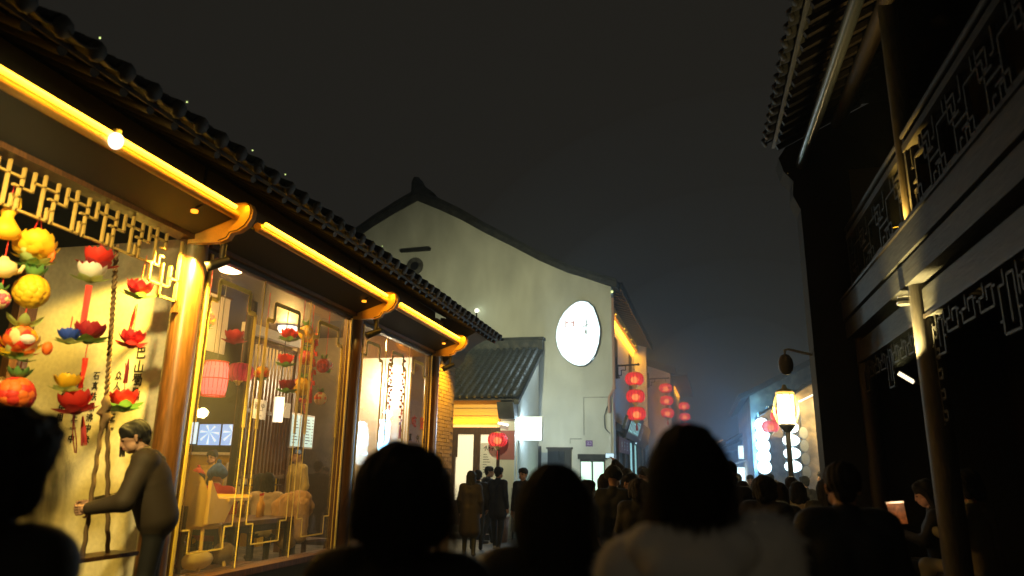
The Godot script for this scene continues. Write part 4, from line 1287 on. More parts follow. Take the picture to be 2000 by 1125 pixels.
	obj("end_wall_panel", bx(2.1, 3.8, -9.355, 3.28, 5.5, -9.34), mat("ochre_plaster", lin(0.10, 0.08, 0.05), 0.9, "fine", 1.0), t)
	# eave
	obj("eave_purlin", tube(mb(true), [Vector3(1.52, 5.60, -1.0), Vector3(1.52, 5.60, -9.3)], 0.065, 14), mat("lacquer", lin(0.05, 0.055, 0.06), 0.28), t)
	obj("inner_purlin", tube(mb(true), [Vector3(2.02, 6.15, -1.0), Vector3(2.02, 6.15, -9.3)], 0.09, 14), M.dark_timber, t)
	var dx := Vector3(-0.894, -0.447, 0)
	tiled_slope(t, Vector3(1.17, 5.93, -9.4), dx, Vector3.BACK, 36, 0.235, 4.0, 0.16, 3, ["tile", "tile", "tile_dark"])
	for i in 36:
		obj("rafter", bar(mb(), Vector3(1.24, 5.86, -9.28 + 0.235 * i), Vector3(2.3, 6.39, -9.28 + 0.235 * i), 0.06, 0.06), M.dark_timber, t)
	obj("roof_boards", prism(mb(), [Vector2(1.3, 5.96), Vector2(6.5, 8.56), Vector2(6.5, 8.6), Vector2(1.3, 6.0)], -9.4, -0.9), M.dark_timber, t)
	obj("eave_batten", bar(mb(), Vector3(1.21, 5.93, -9.4), Vector3(1.21, 5.93, -0.9), 0.05, 0.035), M.grey_timber, t)
	# lamps on the columns
	var l1 := thing("column_uplight", "slim lit spotlight on short arm fixed to the dark balcony house column", "lamp", Vector3(1.9, 2.47, -6.83))
	obj("lamp_arm", bar(mb(), Vector3(0.02, -0.05, 0.02), Vector3(-0.03, -0.03, 0.0), 0.03, 0.03), M.iron, l1)
	obj("lamp_tube", tube(mb(true), [Vector3(-0.03, -0.04, 0.0), Vector3(-0.14, 0.045, -0.02)], 0.018, 10), M.lamp_shade, l1)
	spot("uplight", Vector3(-0.17, 0.07, 0.06), Vector3(0.03, 0.55, 0.08), Color(1, 0.88, 0.55), 9.0, 40, 0.02, 0.8, l1)
	var l2 := thing("column_cap_lamp", "small disc lamp at the head of the lit dark house column", "lamp", Vector3(1.9, 3.16, -6.83))
	obj("lamp_disc", tube(mb(true), [Vector3(-0.03, -0.04, 0), Vector3(-0.03, -0.015, 0)], 0.06, 14), M.steel, l2)
	obj("lamp_ring", tube(mb(true), [Vector3(-0.02, 0.02, 0.02), Vector3(-0.02, 0.035, 0.02)], 0.065, 14), M.steel, l2)
	var l3 := thing("balcony_uplight", "low uplight glowing at the foot of the balcony upper column", "lamp", Vector3(1.87, 3.80, -6.80))
	obj("lamp_body", tube(mb(true), [Vector3(0, -0.03, 0), Vector3(0, 0.03, 0)], 0.03, 10), M.iron, l3)
	obj("lamp_lens", tube(mb(true), [Vector3(0, 0.03, 0), Vector3(0, 0.035, 0)], 0.025, 10), M.led_core, l3)
	spot("uplight", Vector3(-0.03, 0.045, 0.03), Vector3(0.1, 0.3, 0.05), Color(1, 0.78, 0.35), 2.2, 45, 0.02, 0.8, l3)
	# camera dome on the end wall
	var cd := thing("camera_dome", "round grey surveillance camera hung from an arm on dark brick end wall", "camera", Vector3(1.31, 2.98, -9.56))
	obj("camera_arm", tube(mb(true), [Vector3(0.19, 0.14, 0), Vector3(-0.1, 0.22, 0.0), Vector3(-0.14, 0.21, 0), Vector3(-0.14, 0.14, 0)], 0.016, 8), M.plaster, cd)
	obj("camera_body", lathe(mb(true), [Vector2(0, -0.13), Vector2(0.05, -0.115), Vector2(0.085, -0.06), Vector2(0.095, 0.0), Vector2(0.085, 0.07), Vector2(0.05, 0.125), Vector2(0, 0.14)], 16, Vector3(-0.14, 0.02, 0)), mat("dome_grey", lin(0.2, 0.18, 0.15), 0.5), cd)

func brick_house() -> void:
	var t := thing("brick_gable_house", "brick gable house behind street lamp with canopy over glowing disc signs", "house", Vector3(1.85, 0, -25.0))
	obj("gable_wall", prism(mb(), [Vector2(0, 0), Vector2(0, 4.32), Vector2(3.4, 6.0), Vector2(6.8, 4.32), Vector2(6.8, 0)], -7, 0), M.warm_brick, t)
	obj("roof_verge", prism(mb(), [Vector2(-0.3, 4.1), Vector2(3.4, 5.98), Vector2(3.4, 6.14), Vector2(-0.38, 4.24)], -7.2, 0.3), M.tile_dark, t)
	obj("roof_verge", prism(mb(), [Vector2(7.1, 4.1), Vector2(3.4, 5.98), Vector2(3.4, 6.14), Vector2(7.18, 4.24)], -7.2, 0.3), M.tile_dark, t)
	# the lean canopy
	var c: MeshInstance3D = obj("canopy", prism(mb(), [Vector2(0.15, 3.48), Vector2(2.6, 5.0), Vector2(2.6, 5.1), Vector2(0.15, 3.56)], 0.01, 1.3), M.grey_timber, t)
	for i in 9:
		obj("canopy_tile", bar(mb(), Vector3(0.2 + 0.27 * i, 3.6 + 0.167 * i, 0.02), Vector3(0.2 + 0.27 * i, 3.6 + 0.167 * i, 1.36), 0.1, 0.04), M.tile, c)
	obj("tube_lamp", tube(mb(true), [Vector3(1.35, 3.92, 1.25), Vector3(1.8, 4.14, 1.25)], 0.025, 8), M.white_lamp, c)
	obj("tube_lamp", tube(mb(true), [Vector3(0.9, 3.95, 1.4), Vector3(1.15, 4.12, 1.4)], 0.03, 8), M.white_lamp, c)
	area("tube_light", Vector3(1.6, 3.95, 1.2), Vector3(1.4, 2.6, 0.0), 0.5, 0.1, Color(1, 0.84, 0.52), 16.0, t, Vector3.BACK)
	for i in 6:
		obj("string_light", ball(mb(true), Vector3(0.55 + 0.1 * i, 3.62 + 0.065 * i + 0.03 * sin(i * 2.0), 1.34), Vector3.ONE * 0.03, 8), M.led_core, c)
	obj("brown_post", bx(2.0, 0, 0.01, 2.12, 3.9, 0.16), M.timber, t)
	obj("drain_pipe", tube(mb(true), [Vector3(1.28, 0, 0.2), Vector3(1.28, 3.7, 0.2)], 0.05, 8), M.iron, t)
	obj("drain_pipe", tube(mb(true), [Vector3(1.5, 0, 0.2), Vector3(1.5, 3.7, 0.2)], 0.03, 8), M.iron, t)
	# upright signs
	var d1 := thing("disc_sign_column", "upright sign of five glowing white discs on dark board", "sign", Vector3(2.12, 0, -24.5))
	obj("board", bx(-0.19, 1.6, -0.12, 0.22, 3.5, -0.03), M.black_iron, d1)
	omni("disc_top_light", Vector3(-0.1, 3.62, 0.1), Color(0.45, 0.78, 1.0), 2.6, 0.15, d1)
	for i in 5:
		obj("disc", tube(mb(true), [Vector3(0, 1.95 + 0.33 * i, -0.028), Vector3(0, 1.95 + 0.33 * i, 0.05)], 0.212, 24), M.disc_sign, d1)
	area("disc_light", Vector3(0, 2.6, 0.08), Vector3(-0.4, 2.4, 3), 0.36, 1.6, Color(0.5, 0.8, 1.0), 14.0, d1)
	area("disc_back_light", Vector3(-0.3, 2.6, -0.3), Vector3(-1.5, 2.7, -3), 0.36, 1.6, Color(0.36, 0.7, 1.0), 12.0, d1)
	var d2 := thing("oval_sign_column", "upright sign of four glowing ovals on black poles behind street lamp", "sign", Vector3(2.97, 0, -24.45))
	obj("pole", tube(mb(true), [Vector3(-0.18, 0, -0.06), Vector3(-0.18, 3.6, -0.06)], 0.03, 8), M.iron, d2)
	obj("pole", tube(mb(true), [Vector3(0.22, 0, -0.06), Vector3(0.22, 3.6, -0.06)], 0.03, 8), M.iron, d2)
	for i in 4:
		var y := 1.98 + 0.40 * i
		var e: MeshInstance3D = obj("oval_rim", tube(mb(true), [Vector3(0, 0, -0.03), Vector3(0, 0, 0.02)], 0.205, 24), M.iron, d2, Vector3(0, y, 0), Basis.from_scale(Vector3(1.36, 0.95, 1)))
		obj("oval_face", tube(mb(true), [Vector3(0, 0, 0.021), Vector3(0, 0, 0.03)], 0.188, 24), M.disc_sign, e)
		var e2: MeshInstance3D = obj("oval_rim", tube(mb(true), [Vector3(0, 0, -0.03), Vector3(0, 0, 0.02)], 0.19, 20), M.iron, d2, Vector3(0.4, y - 0.16, -0.1), Basis.from_scale(Vector3(0.75, 1.1, 1)))
		obj("oval_face", tube(mb(true), [Vector3(0, 0, 0.021), Vector3(0, 0, 0.03)], 0.17, 20), mat("unlit_oval", lin(0.16, 0.18, 0.2), 0.5) if not M.has("unlit_oval") else M.unlit_oval, e2)
	area("oval_light", Vector3(0, 2.6, 0.06), Vector3(-0.3, 2.2, 3), 0.5, 1.5, Color(0.7, 0.9, 1.0), 4.0, d2)

func far_houses() -> void:
	var t := thing("dark_house", "dark far house down the street with faintly lit tiled roof edge", "house", Vector3(1.65, 0, -30.2), deg_to_rad(3.0))
	obj("wall", prism(mb(), [Vector2(0, 0), Vector2(0, 2.95), Vector2(2.4, 4.3), Vector2(5, 2.95), Vector2(5, 0)], -14, 0), mat("slate_plaster", lin(0.10, 0.12, 0.14), 0.9, "fine", 1.0), t)
	obj("roof", prism(mb(), [Vector2(-0.45, 2.85), Vector2(2.4, 4.42), Vector2(5.4, 2.85), Vector2(5.4, 2.98), Vector2(2.4, 4.56), Vector2(-0.45, 2.98)], -14.3, 0.25), M.tile_dark, t)
	var e: MeshInstance3D = obj("eave_edge", bx(-0.5, 3.0, -14.2, -0.44, 3.06, 0.2), M.tile_light, t)
	obj("light_strip", bx(-0.53, 3.07, -9.0, -0.48, 3.1, -0.5), glow("dim_strip", Color(1, 0.72, 0.2), 0.35), e)
	obj("lower_eave", bx(-0.4, 2.62, -14, -0.05, 2.68, 0.1), M.tile_light, t)
	var s := thing("lit_panel", "small white glowing upright panel on far dark house wall", "sign", Vector3(1.78, 2.58, -29.9))
	obj("panel_case", bx(-0.13, -0.26, -0.05, 0.13, 0.26, 0.0), M.iron, s)
	obj("sign_face", bx(-0.115, -0.245, 0.002, 0.115, 0.245, 0.01), M.cool_sign, s)
	area("panel_light", Vector3(0, 0, 0.03), Vector3(0, -0.2, 2), 0.22, 0.48, Color(0.85, 0.95, 1), 0.3, s)
	var c := thing("stall", "pale lit street stall with sloping awning below the far sign", "stall", Vector3(1.5, 0, -28.6))
	obj("awning", prism(mb(), [Vector2(-0.6, 1.95), Vector2(0.5, 2.25), Vector2(0.5, 2.3), Vector2(-0.6, 2.0)], -1.2, 0), M.paper, c)
	obj("back_panel", bx(-0.5, 1.0, -1.2, 0.5, 2.0, -1.15), M.screen_white, c)
	obj("counter", bx(-0.55, 0, -1.1, 0.5, 0.95, -0.1), M.grey_timber, c)
	for x in [-0.5, 0.45]:
		obj("pole", tube(mb(true), [Vector3(x, 0, -0.05), Vector3(x, 2.0, -0.05)], 0.025, 8), M.iron, c)
	omni("stall_light", Vector3(0, 1.75, -0.5), Color(0.85, 0.96, 1), 0.8, 0.1, c)
	var f := thing("end_house", "distant dark gabled house closing the end of the street", "house", Vector3(-1.0, 0, -62))
	obj("wall", prism(mb(), [Vector2(-5, 0), Vector2(-5, 3.4), Vector2(-1, 5.4), Vector2(3, 3.4), Vector2(3, 0)], -8, 0), M.slate_plaster, f)
	obj("roof", prism(mb(), [Vector2(-5.4, 3.2), Vector2(-1, 5.4), Vector2(3.4, 3.2), Vector2(3.4, 3.4), Vector2(-1, 5.65), Vector2(-5.4, 3.4)], -8.3, 0.3), M.tile_dark, f)
	var g := thing("window_sign", "tiny white lit sign far down the street past the crowd", "sign", Vector3(0.85, 1.75, -40))
	obj("sign_face", bx(-0.12, -0.3, 0, 0.12, 0.3, 0.05), M.screen_white, g)
	obj("sign_pole", bx(-0.03, -1.75, -0.03, 0.03, -0.3, 0.0), M.iron, g)

func lantern(called: String, label: String, at: Vector3, r: float, group: String, bulb := 1.0) -> Node3D:
	var t := thing(called, label, "lantern", at, 0, group)
	var prof := []
	for i in 11:
		var a := -1.25 + 2.5 * i / 10
		prof.append(Vector2(r * (0.30 + 0.70 * pow(cos(a), 0.8)), r * 0.66 * sin(a) / sin(1.25)))
	obj("shade", lathe(mb(true), prof, 48, Vector3.ZERO, Basis(), 16, 0.10), M.lantern_red, t)
	var ribs := mb(true)
	for k in 16:
		var a := TAU * k / 16
		var pts := []
		for p in prof:
			pts.append(Vector3(cos(a) * p.x * 0.955, p.y, -sin(a) * p.x * 0.955))
		tube(ribs, pts, r * 0.03, 4, false)
	obj("ribs", ribs, M.petal_dark_red, t)
	obj("top_cap", lathe(mb(true), [Vector2(0, r * 0.66), Vector2(r * 0.34, r * 0.64), Vector2(r * 0.34, r * 0.72), Vector2(r * 0.12, r * 0.78), Vector2(0, r * 0.8)], 16), M.gilt, t)
	obj("bottom_cap", lathe(mb(true), [Vector2(0, -r * 1.0), Vector2(r * 0.2, -r * 0.97), Vector2(r * 0.26, -r * 0.8), Vector2(r * 0.42, -r * 0.7), Vector2(r * 0.42, -r * 0.62), Vector2(r * 0.2, -r * 0.6)], 16), M.gilt, t)
	var b: MeshInstance3D = obj("bulb", ball(mb(true), Vector3(0, -r * 0.1, 0), Vector3(0.42, 0.36, 0.42) * r, 12), M.lantern_bulb if bulb > 0.0 else M.petal_dark_red, t)
	omni("bulb_light", Vector3(0, -r * 0.12, 0), Color(1.0, 0.6, 0.35), bulb * r * r * 0.7, r * 0.12, b)
	return t

func tassel(parent: Node, at: Vector3, len: float, w: float, m: Material) -> void:
	var s := mb(true)
	for i in 9:
		var a := TAU * i / 9
		tube(s, [at, at + Vector3(cos(a) * w * 0.4, -len * 0.4, sin(a) * w * 0.4), at + Vector3(cos(a) * w * 0.6, -len, sin(a) * w * 0.6)], [w * 0.2, w * 0.22, w * 0.12], 4)
	obj("tassel", s, m, parent)

func lantern_string(at: Vector3, wall_x: float, n: int, r: float, gap: float, names: Array, bracket_label: String, group: String) -> void:
	var b := thing("lantern_bracket", bracket_label, "bracket", Vector3(wall_x, at.y + r * 0.9 + 0.16, at.z))
	var reach := at.x - wall_x
	obj("arm", tube(mb(true), [Vector3(0, 0, 0), Vector3(reach + 0.12, 0.03, 0)], 0.03, 8), M.iron, b)
	obj("wall_plate", bx(-0.03, -0.4, -0.06, 0.05, 0.28, 0.06), M.iron, b)
	var sc := mb()
	for e in [[0.06, -0.03, 0.06, -0.3], [0.06, -0.3, 0.16, -0.3], [0.16, -0.3, 0.16, -0.14], [0.16, -0.14, 0.3, -0.14], [0.3, -0.14, 0.3, -0.01]]:
		bar(sc, Vector3(e[0], e[1], 0), Vector3(e[2], e[3], 0), 0.025, 0.025, Vector3.BACK)
	obj("scroll", sc, M.iron, b)
	obj("finial", ball(mb(true), Vector3(reach + 0.13, 0.035, 0), Vector3.ONE * 0.045, 10), M.iron, b)
	obj("hook", tube(mb(true), [Vector3(reach, 0, 0), Vector3(reach, -0.16, 0)], 0.012, 6), M.iron, b)
	for i in n:
		var l := lantern("red_lantern", names[i], at + Vector3(0.02 * i, -gap * i, 0), r, group)
		if i < n - 1:
			obj("link", tube(mb(true), [Vector3(0, -r, 0), Vector3(0.02, -gap + r * 0.75, 0)], 0.012, 6), M.gilt, l)
		else:
			tassel(l, Vector3(0, -r, 0), 0.22, 0.05, M.petal_red)

var petal_mesh := {}
func petal(len: float, wid: float, cup: float) -> ArrayMesh:
	var key := "%f_%f_%f" % [len, wid, cup]
	if petal_mesh.has(key):
		return petal_mesh[key]
	var s := mb(true)
	var g := []
	var n := 6
	for i in n + 1:
		var t := float(i) / n
		var w := wid * pow(sin(PI * clampf(0.12 + 0.88 * t, 0, 1)), 0.75) * 0.5
		var row := []
		for k in 5:
			var u := (k - 2) / 2.0
			row.append(Vector3(u * w, len * t * sin(cup * t) + 0.25 * w * u * u, -len * t * cos(cup * t)))
		g.append(row)
	for i in n:
		for k in 4:
			quad(s, g[i][k], g[i][k + 1], g[i + 1][k + 1], g[i + 1][k])
	petal_mesh[key] = done(s)
	return petal_mesh[key]

# an open lotus about w across, its base at y = 0
func lotus(label: String, at: Vector3, w: float, c: String, leaf: String, group: String, tilt := 0.0, inner := "") -> Node3D:
	var t := thing("lotus_lantern", label, "paper lotus", at, rng.randf() * TAU, group)
	t.rotation.z = tilt
	for ring in [[9, 0.72, 0.46, 0.62, 0.0], [8, 0.64, 0.42, 1.0, 0.3], [6, 0.50, 0.36, 1.32, 0.1]]:
		for k in ring[0]:
			var m: Material = M["petal_" + (inner if inner and ring[0] < 8 else c)]
			obj("petal", petal(w * ring[1], w * ring[2], ring[3]), m, t, Vector3(0, 0.01, 0), Basis(Vector3.UP, TAU * k / ring[0] + ring[4] + rng.randf_range(-0.08, 0.08)) * Basis(Vector3.RIGHT, 0.25 + rng.randf_range(-0.08, 0.1)))
	for k in 6:
		obj("leaf", petal(w * 0.66, w * 0.40, 0.3), M["petal_" + leaf], t, Vector3(0, -0.005, 0), Basis(Vector3.UP, TAU * k / 6 + 0.2) * Basis(Vector3.RIGHT, -0.02))
	obj("base", ball(mb(true), Vector3(0, 0, 0), Vector3(w * 0.16, w * 0.07, w * 0.16), 10), M["petal_" + leaf], t)
	return t

func ribbon(parent: Node, a: Vector3, b: Vector3, w: float, m: Material) -> void:
	var s := mb(true)
	for e in [-1, 1]:
		var pts := []
		for i in 6:
			var f := i / 5.0
			pts.append(a.lerp(b, f) + Vector3(0.006 * sin(f * 5 + e), 0, e * w * 0.35))
		for i in 5:
			quad(s, pts[i] + Vector3(0, 0, -w * 0.4), pts[i] + Vector3(0.004, 0, w * 0.4), pts[i + 1] + Vector3(0.004, 0, w * 0.4), pts[i + 1] + Vector3(0, 0, -w * 0.4))
	obj("ribbon", s, m, parent)

func cord(parent: Node, a: Vector3, b: Vector3, m: Material, r := 0.004) -> void:
	obj("cord", tube(mb(true), [a, b], r, 5), m, parent)

# a fruit shaped lantern made of many scales with a crown of leaves
func fruit(label: String, at: Vector3, w: float, h: float, c: String, c2: String, leaf: String, group: String, crown := 7, up := true, scale_size := 0.3) -> Node3D:
	var t := thing("fruit_lantern", label, "fruit lantern", at, rng.randf() * TAU, group)
	obj("core", ball(mb(true), Vector3.ZERO, Vector3(w, h, w) * 0.44, 16), M["petal_" + c], t)
	var m1 := ball(mb(true), Vector3.ZERO, Vector3(0.5, 0.5, 0.28) * w * scale_size, 10)
	var sh := done(m1)
	for r in range(1, 8):
		var la := -PI / 2 + PI * r / 8
		var n := int(3 + 8 * cos(la))
		for k in n:
			var a := TAU * (k + 0.5 * (r % 2)) / n
			var d := Vector3(cos(la) * cos(a), sin(la), cos(la) * sin(a))
			obj("scale", sh, M["petal_" + (c if rng.randf() < 0.65 else c2)], t, Vector3(d.x * w, d.y * h, d.z * w) * 0.43, Basis.looking_at(d, Vector3.UP if absf(d.y) < 0.95 else Vector3.RIGHT) * Basis(Vector3.BACK, rng.randf() * 0.6))
	for k in crown:
		var a := TAU * k / crown
		obj("leaf", petal(w * 0.55, w * 0.24, 0.5 if up else -0.4), M["petal_" + leaf], t, Vector3(0, h * 0.42 * (1 if up else -1), 0), Basis(Vector3.UP, a) * Basis(Vector3.RIGHT, 0.35 if up else -0.3))
	return t

# a round bloom of many petals standing out all round
func bloom(label: String, at: Vector3, w: float, cols: Array, leaf: String, group: String) -> Node3D:
	var t := thing("flower_lantern", label, "flower lantern", at, rng.randf() * TAU, group)
	obj("core", ball(mb(true), Vector3.ZERO, Vector3.ONE * w * 0.3, 12), M["petal_" + cols[0]], t)
	for r in range(1, 8):
		var la := -1.25 + 2.6 * r / 8
		var n := int(3 + 8 * cos(la))
		for k in n:
			var a := TAU * (k + 0.5 * (r % 2)) / n + rng.randf_range(-0.1, 0.1)
			var b := Basis(Vector3.UP, a) * Basis(Vector3.RIGHT, la + rng.randf_range(-0.1, 0.1))
			obj("petal", petal(w * 0.36, w * 0.25, 0.8), M["petal_" + cols[rng.randi() % cols.size()]], t, b * Vector3(0, 0, -w * 0.24), b * Basis(Vector3.RIGHT, rng.randf_range(0.35, 0.6)))
	for k in 9:
		obj("leaf", petal(w * 0.5, w * 0.26, 0.5), M["petal_" + (leaf if k % 3 else "green")], t, Vector3(0, -w * 0.36, 0), Basis(Vector3.UP, TAU * k / 9) * Basis(Vector3.RIGHT, rng.randf_range(-0.5, 0.3)))
	return t

func hanging_flowers() -> void:
	var X := -4.45
	var G := "paper lotus lanterns strung in the open bay"
	var F := "fruit lanterns at the left edge"
	# left cluster
	var y1 := bloom("big ruffled yellow flower lantern with green collar, topmost of its string", Vector3(X, 3.07, -3.82), 0.31, ["yellow"], "pale_green", F)
	cord(y1, Vector3(0, 0.26, 0), Vector3(0.03, 0.13, 0.05), M.petal_red)
	cord(y1, Vector3(0, 0.26, 0), Vector3(-0.03, 0.13, -0.05), M.petal_red)
	obj("orange_bud", ball(mb(true), Vector3(0.1, -0.04, -0.06), Vector3(0.03, 0.05, 0.02), 10), M.petal_orange, y1)
	var y2 := fruit("plain egg-shaped yellow pineapple lantern below the yellow flower one", Vector3(X, 2.77, -3.86), 0.22, 0.23, "yellow", "yellow", "green", F, 9, true, 0.36)
	cord(y2, Vector3(0, 0.1, 0), Vector3(0, 0.2, 0), M.petal_red)
	var b3 := bloom("ruffled orange, yellow and white flower ball lantern with green leaves", Vector3(X, 2.39, -3.85), 0.28, ["orange", "yellow", "cream", "red"], "pale_green", F)
	for k in 6:
		obj("top_leaf", petal(0.16, 0.075, 0.4), M.petal_pale_green, b3, Vector3(0, 0.11, 0), Basis(Vector3.UP, TAU * k / 6) * Basis(Vector3.RIGHT, 0.25))
	cord(b3, Vector3(0, 0.1, 0), Vector3(0, 0.27, 0), M.petal_red)
	obj("side_bulb", ball(mb(true), Vector3(0.05, 0.0, -0.16), Vector3(0.035, 0.05, 0.035), 10), M.petal_orange, b3)
	obj("white_bloom", ball(mb(true), Vector3(0.11, 0.03, 0.02), Vector3(0.045, 0.035, 0.05), 10), M.petal_white, b3)
	var s4 := fruit("glossy red-orange strawberry lantern with green crown, lowest of its string", Vector3(X, 2.05, -3.89), 0.23, 0.24, "orange", "red", "green", F, 8, true, 0.4)
	cord(s4, Vector3(0, 0.1, 0), Vector3(0, 0.25, 0), M.petal_red)
	obj("yellow_bud", ball(mb(true), Vector3(0.02, 0.08, -0.2), Vector3(0.03, 0.06, 0.03), 10), M.petal_cream, s4)
	var e := thing("gourd_lantern", "small yellow curled gourd lantern hanging at the left picture edge", "lantern", Vector3(X, 3.22, -3.58))
	obj("gourd_body", lathe(mb(true), [Vector2(0, -0.16), Vector2(0.075, -0.14), Vector2(0.095, -0.09), Vector2(0.06, -0.04), Vector2(0.035, 0.0), Vector2(0.045, 0.04), Vector2(0.03, 0.08), Vector2(0, 0.09)], 16), M.petal_yellow, e)
	obj("gourd_loop", tube(mb(true), [Vector3(0, 0.07, 0), Vector3(0.01, 0.13, -0.02), Vector3(0.01, 0.15, -0.05), Vector3(0, 0.1, -0.07), Vector3(0, 0.04, -0.04)], 0.012, 8), M.petal_yellow, e)
	cord(e, Vector3(0, 0.08, 0), Vector3(0, 0.24, 0), M.petal_red)
	var tp := thing("teapot_lantern", "pale yellow teapot lantern under the curled gourd at left edge", "lantern", Vector3(X, 2.88, -3.62))
	obj("pot_body", lathe(mb(true), [Vector2(0, -0.07), Vector2(0.05, -0.065), Vector2(0.085, -0.02), Vector2(0.075, 0.03), Vector2(0.03, 0.05), Vector2(0.02, 0.07), Vector2(0, 0.075)], 16), M.petal_cream, tp)
	obj("pot_spout", tube(mb(true), [Vector3(0.02, -0.02, -0.07), Vector3(0.02, 0.0, -0.11), Vector3(0.02, 0.045, -0.13)], [0.02, 0.015, 0.01], 8), M.petal_cream, tp)
	obj("pot_handle", tube(mb(true), [Vector3(0, 0.03, 0.06), Vector3(0, 0.04, 0.11), Vector3(0, -0.02, 0.12), Vector3(0, -0.04, 0.07)], 0.01, 8), M.petal_yellow, tp)
	cord(tp, Vector3(0, 0.07, 0), Vector3(0, 0.2, 0), M.petal_red)
	var lb := fruit("small pink-cream peach lantern with green leaves at the left edge", Vector3(X, 2.66, -3.64), 0.13, 0.13, "cream", "pink", "green", F, 5, true)
	cord(lb, Vector3(0, 0.05, 0), Vector3(0, 0.15, 0), M.petal_red)
	# string A
	var a1 := lotus("bright red lotus, topmost on the middle string before the panel", Vector3(X, 3.09, -4.37), 0.25, "red", "dark_red", G)
	cord(a1, Vector3(0, 0.02, 0), Vector3(0, 0.33, 0), M.petal_red)
	var a2 := lotus("white and lilac lotus just below the topmost red one", Vector3(X + 0.02, 2.965, -4.31), 0.23, "white", "pale_green", G, 0.08, "lilac")
	ribbon(a2, Vector3(0, -0.03, 0), Vector3(0, -0.36, 0), 0.03, M.petal_red)
	var a3 := lotus("dark red lotus beside the blue flower at mid height of string", Vector3(X, 2.51, -4.41), 0.25, "dark_red", "green", G)
	cord(a3, Vector3(0, -0.02, 0), Vector3(0, -0.12, 0), M.petal_red)
	var a4 := lotus("deep blue lotus half hidden behind the dark red one", Vector3(X - 0.04, 2.48, -4.27), 0.17, "blue", "pale_green", G)
	cord(a4, Vector3(0, 0.0, 0), Vector3(0, 0.2, 0), M.petal_red)
	ribbon(a3, Vector3(0, -0.12, 0.0), Vector3(0, -0.42, 0), 0.03, M.petal_red)
	lotus("yellow lotus with green tips behind the red ribbon, above writing", Vector3(X - 0.03, 2.13, -4.32), 0.2, "yellow", "pale_green", G)
	var a6 := lotus("bright red lotus, lowest on the middle string above the ledge", Vector3(X, 1.98, -4.41), 0.26, "red", "dark_red", G, -0.2)
	ribbon(a6, Vector3(0, -0.02, -0.03), Vector3(0, -0.3, -0.03), 0.035, M.petal_dark_red)
	tassel(a6, Vector3(0, -0.02, 0.1), 0.22, 0.03, M.petal_dark_red)
	# string B
	var b1 := lotus("crimson lotus with dark green leaves, topmost on right string", Vector3(X, 2.965, -4.83), 0.24, "dark_red", "green", G, -0.12, "pink")
	cord(b1, Vector3(0, 0.02, 0), Vector3(0, 0.36, 0), M.petal_orange)
	tassel(b1, Vector3(0, -0.07, 0), 0.25, 0.022, M.petal_red)
	var b2 := lotus("crimson lotus between two tassels in the middle of right string", Vector3(X, 2.55, -4.84), 0.22, "dark_red", "dark_red", G, 0.0, "pink")
	cord(b2, Vector3(0, 0.02, 0), Vector3(0, 0.36, 0), M.petal_red)
	tassel(b2, Vector3(0, -0.1, 0), 0.2, 0.025, M.petal_dark_red)
	var b3x := lotus("red lotus lowest on the right string above the bending person", Vector3(X, 2.04, -4.87), 0.25, "red", "green", G, -0.25, "pink")
	cord(b3x, Vector3(0, 0.02, 0), Vector3(0, 0.4, 0), M.petal_red)
	tassel(b3x, Vector3(0, -0.12, 0), 0.26, 0.03, M.dark_timber)
	# rope swing
	var rp := thing("rope_swing", "thick twisted rope with a knot, splitting in two below, hung in open bay", "rope", Vector3(X + 0.02, 0, -4.6))
	for k in 2:
		var s := mb(true)
		var pts := []
		for i in 60:
			var f := i / 59.0
			pts.append(Vector3(0.011 * cos(f * 90 + k * PI), lerpf(3.32, 2.06, f), lerpf(0.09, -0.06, f) + 0.011 * sin(f * 90 + k * PI)))
		tube(s, pts, 0.012, 6)
		obj("strand", s, M.rope, rp)
		s = mb(true)
		pts = []
		for i in 40:
			var f := i / 39.0
			pts.append(Vector3(0.005 * sin(i * 1.3), lerpf(2.04, 0.95, f), -0.06 - (0.02 + 0.13 * f) * (k * 2 - 1) * (1 if k else 0.6) - 0.1 * f))
		tube(s, pts, 0.017, 6)
		obj("lower_rope", s, M.rope, rp)
	obj("knot", tube(mb(true), [Vector3(0, 2.12, -0.055), Vector3(0.02, 2.08, -0.03), Vector3(0, 2.04, -0.07), Vector3(-0.02, 2.0, -0.04), Vector3(0.02, 1.97, -0.08), Vector3(0, 1.93, -0.06), Vector3(0, 1.88, -0.07)], [0.022, 0.034, 0.036, 0.034, 0.036, 0.03, 0.022], 10), M.rope, rp)
	obj("seat_board", bx(-0.12, 0.92, -0.5, 0.12, 0.95, 0.1), M.timber, rp)
	spot("flower_spot", Vector3(-3.3, 3.6, -2.4), Vector3(-4.45, 2.5, -4.0), Color(1.0, 0.88, 0.55), 15.0, 40, 0.12, 0.9)
	omni("bay_lamp", Vector3(-5.6, 3.7, -2.4), Color(1.0, 0.85, 0.55), 0.9, 0.1)

func chair(label: String, at: Vector3, turn: float, group := "") -> Node3D:
	var t := thing("dining_chair", label, "chair", at, turn, group)
	obj("seat", bx(-0.21, 0.43, -0.21, 0.21, 0.46, 0.21), M.timber, t)
	for e in [[-1, -1], [1, -1], [-1, 1], [1, 1]]:
		obj("leg", bx(e[0] * 0.19 - 0.018, 0, e[1] * 0.19 - 0.018, e[0] * 0.19 + 0.018, 0.43 if e[1] < 0 else 0.95, e[1] * 0.19 + 0.018), M.timber, t)
	for k in 4:
		obj("back_slat", bx(-0.12 + 0.08 * k - 0.012, 0.5, 0.18, -0.12 + 0.08 * k + 0.012, 0.9, 0.195), M.timber, t)
	obj("top_rail", bx(-0.21, 0.9, 0.175, 0.21, 0.97, 0.205), M.timber, t)
	return t

